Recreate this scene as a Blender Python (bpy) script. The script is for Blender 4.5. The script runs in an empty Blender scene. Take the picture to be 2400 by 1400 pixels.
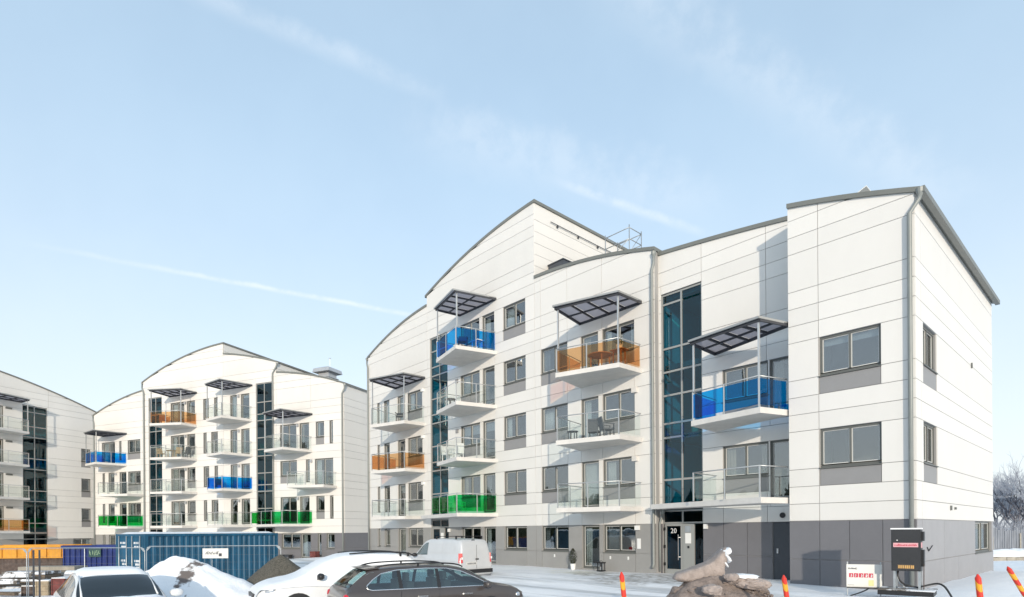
import bpy, bmesh, math, random
import numpy as np
from mathutils import Vector, noise
R = math.radians
rnd = random.Random(7)
scene = bpy.context.scene
C = scene.collection

# ------------------------------------------------------------------ camera
EYE = 1.8
cam = bpy.data.cameras.new('camera')
cam_o = bpy.data.objects.new('camera', cam); C.objects.link(cam_o)
cam.sensor_width = 36.0
cam.lens = 1370.0 / 2400.0 * 36.0
cam.shift_y = (1246.0 - 700.0) / 2400.0
cam.clip_start = 0.2; cam.clip_end = 6000
cam_o.location = (4.6008, -20.4490, EYE)
yaw = math.atan2(0.67699, -0.73599)
from mathutils import Matrix
cam_o.matrix_world = (Matrix.Translation(cam_o.location) @ Matrix.Rotation(yaw - R(90), 4, 'Z')
                      @ Matrix.Rotation(R(90), 4, 'X') @ Matrix.Rotation(R(-0.42), 4, 'Z'))
scene.camera = cam_o

# ------------------------------------------------------------------ sky and sun
SUN_DIR = Vector((0.770, -0.638, 0)).normalized()
SUN_EL = R(11.3)
to_sun = Vector((SUN_DIR.x * math.cos(SUN_EL), SUN_DIR.y * math.cos(SUN_EL), math.sin(SUN_EL)))
world = bpy.data.worlds.new('World'); scene.world = world
world.use_nodes = True
wt = world.node_tree; wn = wt.nodes; wl = wt.links
bg = wn['Background']
sky = wn.new('ShaderNodeTexSky'); sky.sky_type = 'NISHITA'; sky.sun_disc = False
sky.sun_elevation = SUN_EL
sky.sun_rotation = math.atan2(to_sun.x, to_sun.y)
sky.altitude = 0; sky.air_density = 1.0; sky.dust_density = 1.0; sky.ozone_density = 1.5
bg.inputs['Strength'].default_value = 0.15
wtc = wn.new('ShaderNodeTexCoord')
def wmath(op, a, b=None, c=None):
    n = wn.new('ShaderNodeMath'); n.operation = op
    for i, x in enumerate((a, b, c)):
        if x is None: continue
        if isinstance(x, (int, float)): n.inputs[i].default_value = x
        else: wl.new(x, n.inputs[i])
    return n.outputs[0]
def wdot(v):
    n = wn.new('ShaderNodeVectorMath'); n.operation = 'DOT_PRODUCT'
    wl.new(wtc.outputs['Generated'], n.inputs[0]); n.inputs[1].default_value = v
    return n.outputs['Value']
def wnoise(scale, detail, rough=0.6):
    n = wn.new('ShaderNodeTexNoise'); n.inputs['Scale'].default_value = scale
    n.inputs['Detail'].default_value = detail; n.inputs['Roughness'].default_value = rough
    wl.new(wtc.outputs['Generated'], n.inputs['Vector']); return n.outputs['Fac']
def wmap(x, a, b, c=0.0, d=1.0):
    n = wn.new('ShaderNodeMapRange'); n.interpolation_type = 'SMOOTHSTEP'
    wl.new(x, n.inputs[0])
    for i, v in enumerate((a, b, c, d)): n.inputs[i + 1].default_value = v
    return n.outputs[0]
n_fine = wnoise(22, 5); n_big = wnoise(5, 4)
total = None
# vapour trails, each a band along a great circle: normal, centre, half length, half width, strength
for nrm, mid, ha, hw, st, soft in (
        ((-0.3541, 0.0813, -0.9317), (-0.80, 0.43, 0.27), 0.46, 0.0055, 0.50, 3.0),
        ((-0.6221, 0.1192, -0.7738), (-0.7129, 0.3223, 0.6228), 0.20, 0.018, 0.22, 1.6),
        ((-0.5694, 0.1311, -0.8115), (-0.5103, 0.7175, 0.474), 0.14, 0.009, 0.34, 2.0),
        ((-0.7643, 0.1454, -0.6282), (-0.3191, 0.7613, 0.5645), 0.34, 0.05, 0.20, 1.2),
        ((-0.5369, 0.1986, -0.82), (-0.568, 0.6336, 0.5253), 0.28, 0.055, 0.20, 1.2)):
    d = wmath('ABSOLUTE', wmath('ADD', wdot(nrm), wmath('MULTIPLY', wmath('SUBTRACT', n_fine, 0.5), hw * 1.3)))
    band = wmap(d, 0.0, hw, 1.0, 0.0)
    m = Vector(mid).normalized()
    ang = wmath('ARCCOSINE', wmath('MINIMUM', wdot(tuple(m)), 0.99999))
    along = wmap(ang, ha * 0.45, ha, 1.0, 0.0)
    tex = wmap(n_fine, 0.30, 0.66, 0.25, 1.0)
    v = wmath('MULTIPLY', wmath('MULTIPLY', band, along), wmath('MULTIPLY', tex, st))
    total = v if total is None else wmath('ADD', total, v)
sepw = wn.new('ShaderNodeSeparateXYZ'); wl.new(wtc.outputs['Generated'], sepw.inputs[0])
elev = wmap(sepw.outputs['Z'], 0.0, 0.72, 0.82, 0.52)
veil = wmath('MULTIPLY', elev, wmap(n_big, 0.25, 0.75, 0.95, 1.04))
trails = wmath('MINIMUM', total, 0.85); total = wmath('MINIMUM', veil, 0.9)
mixc = wn.new('ShaderNodeMix'); mixc.data_type = 'RGBA'
wl.new(total, mixc.inputs['Factor'])
wl.new(sky.outputs['Color'], mixc.inputs['A'])
vc = wn.new('ShaderNodeMix'); vc.data_type = 'RGBA'
wl.new(wmap(sepw.outputs['Z'], 0.0, 0.65, 0.0, 1.0), vc.inputs['Factor'])
vc.inputs['A'].default_value = (4.15, 4.42, 4.72, 1); vc.inputs['B'].default_value = (3.15, 4.12, 4.95, 1)
wl.new(vc.outputs['Result'], mixc.inputs['B'])
tr_mix = wn.new('ShaderNodeMix'); tr_mix.data_type = 'RGBA'
wl.new(trails, tr_mix.inputs['Factor']); tr_mix.inputs['B'].default_value = (4.5, 4.75, 5.0, 1)
wl.new(mixc.outputs['Result'], tr_mix.inputs['A']); wl.new(tr_mix.outputs['Result'], bg.inputs['Color'])

sun = bpy.data.lights.new('sun', 'SUN'); sun.energy = 2.0; sun.angle = R(0.9)
sun.color = (1.0, 0.89, 0.74)
sun_o = bpy.data.objects.new('sun', sun); C.objects.link(sun_o)
sun_o.rotation_euler = to_sun.to_track_quat('Z', 'Y').to_euler()
sun_o.location = (0, 0, 60)

scene.render.engine = 'CYCLES'
scene.cycles.use_denoising = True
scene.cycles.max_bounces = 10; scene.cycles.transparent_max_bounces = 28
scene.cycles.glossy_bounces = 4; scene.cycles.diffuse_bounces = 4
scene.cycles.caustics_reflective = False; scene.cycles.caustics_refractive = False
scene.view_settings.view_transform = 'Standard'; scene.view_settings.look = 'None'
scene.view_settings.gamma = 1.0; scene.view_settings.exposure = 0.63

# ------------------------------------------------------------------ materials
MATS = {}
def nodes_of(m): return m.node_tree.nodes, m.node_tree.links, m.node_tree.nodes['Principled BSDF']
def mat(name, col, rough=0.6, var=0.0, scale=3.0, bump=0.0, bscale=40.0, metal=0.0, objvar=0.0, spec=0.5, coat=0.0, stretch=None, col2=None, lo=0.35, hi=0.7):
    m = bpy.data.materials.new(name); m.use_nodes = True
    n, l, p = nodes_of(m)
    p.inputs['Roughness'].default_value = rough; p.inputs['Metallic'].default_value = metal
    p.inputs['Specular IOR Level'].default_value = spec
    p.inputs['Coat Weight'].default_value = coat
    c4 = (*col, 1)
    p.inputs['Base Color'].default_value = c4
    m.diffuse_color = c4
    tc = n.new('ShaderNodeTexCoord')
    src = tc.outputs['Object']
    if stretch:
        mp = n.new('ShaderNodeMapping'); mp.inputs['Scale'].default_value = stretch
        l.new(src, mp.inputs['Vector']); src = mp.outputs['Vector']
    out = None
    if var > 0 or col2:
        nz = n.new('ShaderNodeTexNoise'); nz.inputs['Scale'].default_value = scale; nz.inputs['Detail'].default_value = 6
        nz.inputs['Roughness'].default_value = 0.65
        l.new(src, nz.inputs['Vector'])
        mr = n.new('ShaderNodeMapRange'); mr.inputs[1].default_value = lo; mr.inputs[2].default_value = hi
        l.new(nz.outputs['Fac'], mr.inputs[0])
        mx = n.new('ShaderNodeMix'); mx.data_type = 'RGBA'
        l.new(mr.outputs[0], mx.inputs['Factor'])
        if col2: a, b = c4, (*col2, 1)
        else: a = tuple(x * (1 - var) for x in col) + (1,); b = tuple(min(1, x * (1 + var)) for x in col) + (1,)
        mx.inputs['A'].default_value = a; mx.inputs['B'].default_value = b
        out = mx.outputs['Result']
    if objvar > 0:
        oi = n.new('ShaderNodeObjectInfo')
        mr2 = n.new('ShaderNodeMapRange'); mr2.inputs[3].default_value = 1 - objvar; mr2.inputs[4].default_value = 1 + objvar
        l.new(oi.outputs['Random'], mr2.inputs[0])
        mu = n.new('ShaderNodeMix'); mu.data_type = 'RGBA'; mu.blend_type = 'MULTIPLY'; mu.inputs['Factor'].default_value = 1
        cr = n.new('ShaderNodeCombineColor')
        for i in range(3): l.new(mr2.outputs[0], cr.inputs[i])
        if out: l.new(out, mu.inputs['A'])
        else: mu.inputs['A'].default_value = c4
        l.new(cr.outputs[0], mu.inputs['B']); out = mu.outputs['Result']
    if out: l.new(out, p.inputs['Base Color'])
    if bump > 0:
        bz = n.new('ShaderNodeTexNoise'); bz.inputs['Scale'].default_value = bscale; bz.inputs['Detail'].default_value = 5
        l.new(src, bz.inputs['Vector'])
        bp = n.new('ShaderNodeBump'); bp.inputs['Strength'].default_value = bump; bp.inputs['Distance'].default_value = 0.02
        l.new(bz.outputs['Fac'], bp.inputs['Height']); l.new(bp.outputs['Normal'], p.inputs['Normal'])
    MATS[name] = m
    return m
def glass(name, tint, refl=0.10, rough=0.01, haze=0.0):
    """clear or tinted pane: straight-through tint plus a mirror share that grows at grazing angles"""
    m = bpy.data.materials.new(name); m.use_nodes = True
    n, l, p = nodes_of(m); n.remove(p); out = n['Material Output']
    tr = n.new('ShaderNodeBsdfTransparent'); tr.inputs['Color'].default_value = (*tint, 1)
    gl = n.new('ShaderNodeBsdfGlossy'); gl.inputs['Roughness'].default_value = rough
    tc = n.new('ShaderNodeTexCoord'); bz = n.new('ShaderNodeTexNoise'); bz.inputs['Scale'].default_value = 1.3
    l.new(tc.outputs['Object'], bz.inputs['Vector'])
    bp = n.new('ShaderNodeBump'); bp.inputs['Strength'].default_value = 0.06; bp.inputs['Distance'].default_value = 0.05
    l.new(bz.outputs['Fac'], bp.inputs['Height']); l.new(bp.outputs['Normal'], gl.inputs['Normal'])
    lw = n.new('ShaderNodeLayerWeight'); lw.inputs['Blend'].default_value = 0.22
    mr = n.new('ShaderNodeMapRange'); mr.inputs[3].default_value = refl; mr.inputs[4].default_value = 0.85
    l.new(lw.outputs['Facing'], mr.inputs[0])
    pw = n.new('ShaderNodeMath'); pw.operation = 'POWER'; pw.inputs[1].default_value = 3.0
    l.new(lw.outputs['Facing'], pw.inputs[0]); l.new(pw.outputs[0], mr.inputs[0])
    mx = n.new('ShaderNodeMixShader'); l.new(mr.outputs[0], mx.inputs[0]); l.new(tr.outputs[0], mx.inputs[1]); l.new(gl.outputs[0], mx.inputs[2])
    last = mx
    if haze > 0:
        df = n.new('ShaderNodeBsdfTranslucent'); df.inputs['Color'].default_value = (0.7, 0.7, 0.74, 1)
        m2 = n.new('ShaderNodeMixShader'); m2.inputs[0].default_value = haze
        l.new(mx.outputs[0], m2.inputs[1]); l.new(df.outputs[0], m2.inputs[2]); last = m2
    l.new(last.outputs[0], out.inputs['Surface'])
    MATS[name] = m; return m

mat('white_panel', (0.735, 0.712, 0.675), 0.55, var=0.018, scale=0.9, objvar=0.032, bump=0.03, bscale=60, stretch=(1, 1, 0.35))
mat('white_wall', (0.735, 0.712, 0.675), 0.6, var=0.02, scale=1.0)
mat('light_grey_panel', (0.30, 0.295, 0.285), 0.55, var=0.04, scale=1.5, objvar=0.03)
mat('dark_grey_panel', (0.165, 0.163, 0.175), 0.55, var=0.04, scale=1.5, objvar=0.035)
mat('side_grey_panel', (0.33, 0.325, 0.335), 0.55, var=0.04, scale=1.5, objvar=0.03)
mat('spandrel', (0.27, 0.265, 0.265), 0.5, var=0.03, scale=2.0)
mat('backing', (0.34, 0.335, 0.33), 0.8)
mat('frame', (0.125, 0.13, 0.122), 0.45, var=0.05)
mat('sash', (0.66, 0.65, 0.62), 0.45)
mat('roof', (0.175, 0.18, 0.165), 0.45, var=0.06, scale=0.7)
mat('pipe', (0.235, 0.25, 0.24), 0.4, var=0.08, scale=2.0)
mat('concrete', (0.66, 0.635, 0.60), 0.8, var=0.07, scale=2.0, bump=0.1, bscale=80)
mat('aluminium', (0.55, 0.56, 0.56), 0.35, metal=0.6)
mat('dark_metal', (0.045, 0.047, 0.055), 0.5)
mat('canopy_edge', (0.36, 0.365, 0.36), 0.4, metal=0.3)
mat('interior', (0.24, 0.21, 0.185), 0.9, var=0.25, scale=0.5)
mat('curtain', (0.78, 0.77, 0.74), 0.9, var=0.05, scale=3)
mat('blind', (0.45, 0.47, 0.50), 0.9)
mat('beige_curtain', (0.50, 0.44, 0.36), 0.9, var=0.08, scale=3)
mat('grey_curtain', (0.26, 0.27, 0.29), 0.9, var=0.08, scale=3)
mat('dark_door', (0.055, 0.062, 0.075), 0.45, var=0.04)
mat('white_plastic', (0.8, 0.8, 0.78), 0.4)
mat('black_plastic', (0.018, 0.018, 0.02), 0.45)
mat('steel', (0.6, 0.6, 0.6), 0.28, metal=0.9)
mat('galvanised', (0.42, 0.45, 0.47), 0.42, metal=0.5, var=0.12, scale=6)
mat('container_blue', (0.006, 0.080, 0.155), 0.5, var=0.3, scale=2.2, stretch=(1, 1, 0.3))
mat('skip_blue', (0.018, 0.035, 0.16), 0.55, var=0.3, scale=2.0)
mat('skip_yellow', (0.62, 0.28, 0.025), 0.55, var=0.2, scale=2.0)
mat('rusty_steel', (0.09, 0.065, 0.055), 0.8, var=0.4, scale=5)
mat('red_crate', (0.16, 0.045, 0.04), 0.8, var=0.4, scale=4)
mat('timber', (0.14, 0.105, 0.075), 0.85, var=0.35, scale=5, stretch=(1, 6, 6))
mat('pale_timber', (0.36, 0.29, 0.2), 0.85, var=0.25, scale=5)
mat('pipe_insulation', (0.55, 0.56, 0.58), 0.4, metal=0.35, var=0.12)
mat('gravel', (0.115, 0.105, 0.085), 0.95, var=0.5, scale=26, bump=1.0, bscale=55)
mat('soil', (0.235, 0.19, 0.168), 0.95, var=0.32, scale=7, bump=1.0, bscale=30)
mat('snow', (0.91, 0.915, 0.925), 0.6, var=0.02, scale=1.5, bump=0.25, bscale=14)
mat('car_snow', (0.92, 0.925, 0.935), 0.55, var=0.02, scale=2.5, bump=0.22, bscale=9)
mat('brown_paint', (0.062, 0.052, 0.05), 0.3, coat=0.6, spec=0.5, var=0.06, scale=2)
mat('white_paint', (0.76, 0.77, 0.78), 0.28, coat=0.5)
mat('silver_paint', (0.60, 0.61, 0.62), 0.35, coat=0.4, metal=0.15, var=0.05, scale=1.2)
mat('chrome', (0.75, 0.76, 0.78), 0.18, metal=0.9)
mat('rubber', (0.02, 0.02, 0.021), 0.8)
mat('car_interior', (0.03, 0.032, 0.036), 0.9)
mat('seat_fabric', (0.07, 0.07, 0.075), 0.95)
mat('red_lens', (0.55, 0.015, 0.03), 0.2, coat=0.5)
mat('plate_white', (0.72, 0.71, 0.67), 0.5)
mat('print_dark', (0.04, 0.045, 0.06), 0.6)
mat('print_red', (0.55, 0.04, 0.08), 0.6)
mat('print_pink', (0.72, 0.38, 0.40), 0.6)
mat('print_amber', (0.62, 0.36, 0.12), 0.6)
mat('print_yellow', (0.72, 0.70, 0.34), 0.6)
mat('print_white', (0.78, 0.78, 0.78), 0.6)
mat('print_green', (0.36, 0.50, 0.32), 0.6)
mat('banner_green', (0.03, 0.075, 0.07), 0.7)
mat('pole_red', (0.62, 0.035, 0.02), 0.35, var=0.1)
mat('pole_yellow', (0.80, 0.36, 0.02), 0.35)
mat('cabinet_dark', (0.030, 0.031, 0.034), 0.5, var=0.1)
mat('bark', (0.15, 0.15, 0.175), 0.95, var=0.25, scale=6)
mat('hazy_twig', (0.38, 0.40, 0.45), 0.95)  # distance haze put into twig and bark colour as pale blue-grey
mat('conifer', (0.045, 0.052, 0.022), 0.9, var=0.35, scale=9)
mat('leaf', (0.06, 0.10, 0.03), 0.8, var=0.3, scale=9)
mat('wicker', (0.11, 0.115, 0.125), 0.8, var=0.2, scale=30)
mat('wood_furniture', (0.36, 0.20, 0.08), 0.6, var=0.2, scale=8)
mat('tan_furniture', (0.42, 0.30, 0.17), 0.7, var=0.2, scale=8)
mat('far_fence', (0.235, 0.25, 0.28), 0.9, var=0.25, scale=1.2, stretch=(4, 4, 0.5))
mat('tan_stone', (0.36, 0.33, 0.28), 0.9, var=0.2, scale=2.0)
mat('vent_metal', (0.5, 0.51, 0.53), 0.4, metal=0.4, var=0.08)
glass('window_glass', (0.80, 0.85, 0.86), refl=0.22)
glass('stair_glass', (0.09, 0.60, 0.70), refl=0.06)
glass('entrance_glass', (0.06, 0.36, 0.46), refl=0.04)
glass('clear_glass', (0.955, 0.975, 0.968), refl=0.035)
glass('blue_glass', (0.045, 0.62, 0.95), refl=0.03)
glass('amber_glass', (0.90, 0.70, 0.48), refl=0.04)
glass('green_glass', (0.14, 0.78, 0.42), refl=0.03)
glass('canopy_sheet', (0.48, 0.48, 0.52), refl=0.05, haze=0.36)
mat('car_glass', (0.055, 0.088, 0.094), 0.06, spec=0.9, coat=1.0)
glass('clear_car_glass', (0.50, 0.68, 0.68), refl=0.16)
mat('dark_car_glass', (0.006, 0.012, 0.017), 0.06, spec=0.5, coat=0.3)

# ground snow: clean snow with packed, dirty wheel tracks and bare gravelly patches of their own shape
m = bpy.data.materials.new('ground_snow'); m.use_nodes = True
n, l, p = nodes_of(m); p.inputs['Roughness'].default_value = 0.65
tc = n.new('ShaderNodeTexCoord')
def gn(scale, detail=6, st=None, rot=0.0, off=(0, 0, 0)):
    mp = n.new('ShaderNodeMapping'); mp.inputs['Rotation'].default_value = (0, 0, rot); mp.inputs['Location'].default_value = off
    if st: mp.inputs['Scale'].default_value = st
    l.new(tc.outputs['Object'], mp.inputs['Vector'])
    z = n.new('ShaderNodeTexNoise'); z.inputs['Scale'].default_value = scale; z.inputs['Detail'].default_value = detail; z.inputs['Roughness'].default_value = 0.62
    l.new(mp.outputs['Vector'], z.inputs['Vector']); return z.outputs['Fac']
def gmr(x, a, b, c=0., d=1.):
    r = n.new('ShaderNodeMapRange'); r.interpolation_type = 'SMOOTHSTEP'; l.new(x, r.inputs[0])
    for i, v in enumerate((a, b, c, d)): r.inputs[i + 1].default_value = v
    return r.outputs[0]
def gm(op, a, b):
    r = n.new('ShaderNodeMath'); r.operation = op
    for i, x in enumerate((a, b)):
        if isinstance(x, (int, float)): r.inputs[i].default_value = x
        else: l.new(x, r.inputs[i])
    return r.outputs[0]
def gcol(fac, a, b):
    r = n.new('ShaderNodeMix'); r.data_type = 'RGBA'; l.new(fac, r.inputs['Factor'])
    for k, x in (('A', a), ('B', b)):
        if isinstance(x, tuple): r.inputs[k].default_value = (*x, 1)
        else: l.new(x, r.inputs[k])
    return r.outputs['Result']
sep = n.new('ShaderNodeSeparateXYZ'); l.new(tc.outputs['Object'], sep.inputs[0])
trk = gn(0.9, 5, (0.10, 1.6, 1), 0.0)                       # long streaks along the driveway in front of the facade
lane = gm('MULTIPLY', gmr(sep.outputs['Y'], -11.5, -8.0), gmr(sep.outputs['Y'], -3.6, -1.6, 1., 0.))
tracks = gm('MULTIPLY', gmr(trk, 0.48, 0.60), lane)
def blob(x, y, r0, r1):
    vm = n.new('ShaderNodeVectorMath'); vm.operation = 'DISTANCE'; l.new(tc.outputs['Object'], vm.inputs[0]); vm.inputs[1].default_value = (x, y, 0)
    return gmr(gm('ADD', vm.outputs['Value'], gm('MULTIPLY', gm('SUBTRACT', gn(1.1, 5), 0.5), 4.0)), r0, r1, 1., 0.)
bare = gm('MAXIMUM', blob(-8.3, -1.3, 1.5, 3.2), blob(-11.5, -0.8, 0.4, 1.6))
bare = gm('MULTIPLY', bare, gmr(gn(3.0, 6), 0.40, 0.62, 0.25, 1.0))
yel = gm('MULTIPLY', blob(-12.6, -0.5, 0.3, 1.7), 0.45)
c0 = gcol(gmr(gn(0.6), 0.3, 0.7), (0.88, 0.885, 0.90), (0.93, 0.93, 0.935))
c1 = gcol(gm('MULTIPLY', tracks, 0.85), c0, (0.60, 0.60, 0.60))
c2 = gcol(yel, c1, (0.80, 0.76, 0.55))
c3 = gcol(gm('MULTIPLY', bare, 0.8), c2, (0.24, 0.215, 0.18))
l.new(c3, p.inputs['Base Color'])
bp = n.new('ShaderNodeBump'); bp.inputs['Strength'].default_value = 0.5; bp.inputs['Distance'].default_value = 0.08
l.new(gm('ADD', gn(2.2, 8), gm('MULTIPLY', trk, 0.8)), bp.inputs['Height']); l.new(bp.outputs['Normal'], p.inputs['Normal'])
MATS['ground_snow'] = m
# snow heap with a shape-bound dirty slump
def two_tone(name, a, b, scale, lo, hi, bump=0.6, bscale=20):
    mm = mat(name, a, 0.85, col2=b, scale=scale, lo=lo, hi=hi, bump=bump, bscale=bscale); return mm
two_tone('dirty_snow', (0.90, 0.905, 0.92), (0.17, 0.15, 0.14), 1.3, 0.66, 0.70, 0.7, 12)
two_tone('snowy_soil', (0.15, 0.115, 0.095), (0.84, 0.85, 0.88), 3.2, 0.60, 0.66, 1.0, 26)
two_tone('snowy_junk', (0.13, 0.115, 0.10), (0.80, 0.82, 0.86), 2.5, 0.45, 0.55, 0.6, 20)

# ------------------------------------------------------------------ mesh helpers
def vsub(a, b): return (a[0]-b[0], a[1]-b[1], a[2]-b[2])
class MB:
    def __init__(s): s.v = []; s.f = []
    def add(s, vs, fs, closed=True):
        if closed:
            vol = 0.0
            for f in fs:
                a = vs[f[0]]
                for i in range(1, len(f) - 1):
                    b, c = vs[f[i]], vs[f[i+1]]
                    vol += a[0]*(b[1]*c[2]-b[2]*c[1]) - a[1]*(b[0]*c[2]-b[2]*c[0]) + a[2]*(b[0]*c[1]-b[1]*c[0])
            if vol < 0: fs = [tuple(reversed(f)) for f in fs]
        o = len(s.v); s.v += [tuple(v) for v in vs]; s.f += [tuple(i + o for i in f) for f in fs]
        return s
    def prism(s, A, B):
        k = len(A)
        fs = [tuple(range(k)), tuple(range(2*k-1, k-1, -1))] + [(i, i + k, (i+1) % k + k, (i+1) % k) for i in range(k)]
        c = [sum(v[i] for v in A + B) / (2*k) for i in range(3)]
        vs = [vsub(v, c) for v in list(A) + list(B)]
        vol = 0
        o = len(s.v)
        mb = MB().add(vs, fs)
        s.v += [(v[0]+c[0], v[1]+c[1], v[2]+c[2]) for v in mb.v]; s.f += [tuple(i + o for i in f) for f in mb.f]
        return s
    def box(s, x0, x1, y0, y1, z0, z1):
        return s.prism([(x0,y0,z0),(x1,y0,z0),(x1,y1,z0),(x0,y1,z0)], [(x0,y0,z1),(x1,y0,z1),(x1,y1,z1),(x0,y1,z1)])
    def bar(s, p, q, w, h, up=(0, 0, 1)):
        p, q = Vector(p), Vector(q); d = (q - p).normalized()
        u = Vector(up)
        if abs(d.dot(u)) > 0.98: u = Vector((1, 0, 0))
        a = d.cross(u).normalized() * (w/2); b = a.cross(d).normalized() * (h/2)
        o = [(-a-b), (a-b), (a+b), (-a+b)]
        return s.prism([tuple(p + x) for x in o], [tuple(q + x) for x in o])
    def tube(s, pts, r, n=8, closed=False):
        pts = [Vector(x) for x in pts]; k = len(pts)
        rs = r if isinstance(r, (list, tuple)) else [r]*k
        o = len(s.v); prev = None
        for i, pt in enumerate(pts):
            a = pts[(i-1) % k] if (closed or i > 0) else pt
            b = pts[(i+1) % k] if (closed or i < k-1) else pt
            d = (b - a).normalized()
            if prev is None:
                u = Vector((0, 0, 1)) if abs(d.z) < 0.9 else Vector((1, 0, 0))
                e1 = d.cross(u).normalized()
            else:
                e1 = (prev - d * prev.dot(d))
                e1 = e1.normalized() if e1.length > 1e-6 else d.orthogonal().normalized()
            prev = e1; e2 = d.cross(e1)
            for j in range(n):
                t = 2*math.pi*j/n
                s.v.append(tuple(pt + (e1*math.cos(t) + e2*math.sin(t))*rs[i]))
        for i in range(k if closed else k-1):
            i2 = (i+1) % k
            for j in range(n):
                j2 = (j+1) % n
                s.f.append((o+i*n+j, o+i*n+j2, o+i2*n+j2, o+i2*n+j))
        if not closed:
            s.f.append(tuple(o + j for j in reversed(range(n)))); s.f.append(tuple(o + (k-1)*n + j for j in range(n)))
        return s
    def lathe(s, prof, n=16, loc=(0, 0, 0)):
        o = len(s.v)
        for (r, z) in prof:
            for j in range(n):
                t = 2*math.pi*j/n; s.v.append((loc[0]+r*math.cos(t), loc[1]+r*math.sin(t), loc[2]+z))
        for i in range(len(prof)-1):
            for j in range(n):
                j2 = (j+1) % n; s.f.append((o+i*n+j, o+i*n+j2, o+(i+1)*n+j2, o+(i+1)*n+j))
        s.f.append(tuple(o+j for j in reversed(range(n)))); s.f.append(tuple(o+(len(prof)-1)*n+j for j in range(n)))
        return s
    def build(s, name, m, parent=None, smooth=False):
        me = bpy.data.meshes.new(name); me.from_pydata(s.v, [], s.f)
        if smooth: me.polygons.foreach_set('use_smooth', [True]*len(me.polygons))
        me.materials.append(MATS[m] if isinstance(m, str) else m)
        o = bpy.data.objects.new(name, me); C.objects.link(o)
        if parent is not None: o.parent = parent
        return o
def tag(o, label=None, cat=None, group=None, kind=None):
    if label: o['label'] = label
    if cat: o['category'] = cat
    if group: o['group'] = group
    if kind: o['kind'] = kind
    return o
def thing(name, label, cat, loc=(0, 0, 0), rz=0.0, group=None):
    o = bpy.data.objects.new(name, None); C.objects.link(o); o.location = loc; o.rotation_euler = (0, 0, rz)
    o.empty_display_size = 0.3
    return tag(o, label, cat, group)
def box_obj(name, m, parent, *b):
    return MB().box(*b).build(name, m, parent)
def copy_tree(o, parent=None):
    c = o.copy(); C.objects.link(c)
    if parent is not None: c.parent = parent
    for ch in list(o.children): copy_tree(ch, c)
    return c
def quad_fn(pts):
    (a, ya), (b, yb), (c, yc) = pts
    def f(x):
        return (ya*(x-b)*(x-c)/((a-b)*(a-c)) + yb*(x-a)*(x-c)/((b-a)*(b-c)) + yc*(x-a)*(x-b)/((c-a)*(c-b)))
    return f

# ------------------------------------------------------------------ ground
def smooth(a, b, x):
    t = max(0., min(1., (x-a)/(b-a))); return t*t*(3-2*t)
def dist_main(x, y):
    dx = max(-34.3 - x, 0, x - 0.0); dy = max(0.0 - y, 0, y - 13)
    return math.hypot(dx, dy)
def ground_z(x, y):
    d = dist_main(x, y)
    z = -0.05 - 0.40 * smooth(3.0, 11.0, d)
    z -= 0.15 * smooth(-14, -30, x) * smooth(-3, -10, y)
    z += 0.05 * noise.noise(Vector((x*0.35, y*0.35, 0))) + 0.02 * noise.noise(Vector((x*1.3, y*1.3, 4)))
    # wheel ruts along the driveway
    lane = smooth(-12.5, -10.5, y)*smooth(-1.8, -3.2, y)*smooth(-36, -30, x)*smooth(3, -1, x)
    wob = y + 0.5*noise.noise(Vector((x*0.12, 0, 9)))
    z += lane*0.035*(math.sin(wob*3.7) + 0.6*noise.noise(Vector((x*0.25, y*2.4, 2))))
    # snow banked up at the sunny gable
    z += 0.28 * smooth(3.5, 0.8, abs(x - 3.2)) * smooth(-2, 3, y) * smooth(14, 6, y)
    return z
def axis(lo, hi, step, far):
    xs = list(np.arange(lo, hi + 1e-6, step)); st = step; x = hi
    while x < far:
        st *= 1.32; x += st; xs.append(x)
    st = step; x = lo
    while x > -far:
        st *= 1.32; x -= st; xs.insert(0, x)
    return xs
gx = axis(-42, 12, 0.4, 2500); gy = axis(-22, 22, 0.22, 2500)
vs = []
for y in gy:
    for x in gx:
        far = max(abs(x), abs(y))
        vs.append((x, y, ground_z(x, y)))
W_ = len(gx)
fs = [(j*W_+i, j*W_+i+1, (j+1)*W_+i+1, (j+1)*W_+i) for j in range(len(gy)-1) for i in range(W_-1)]
g = MB(); g.v = vs; g.f = fs
tag(g.build('ground', 'ground_snow', None, True), 'snow covered ground between the buildings', kind='structure')

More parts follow.
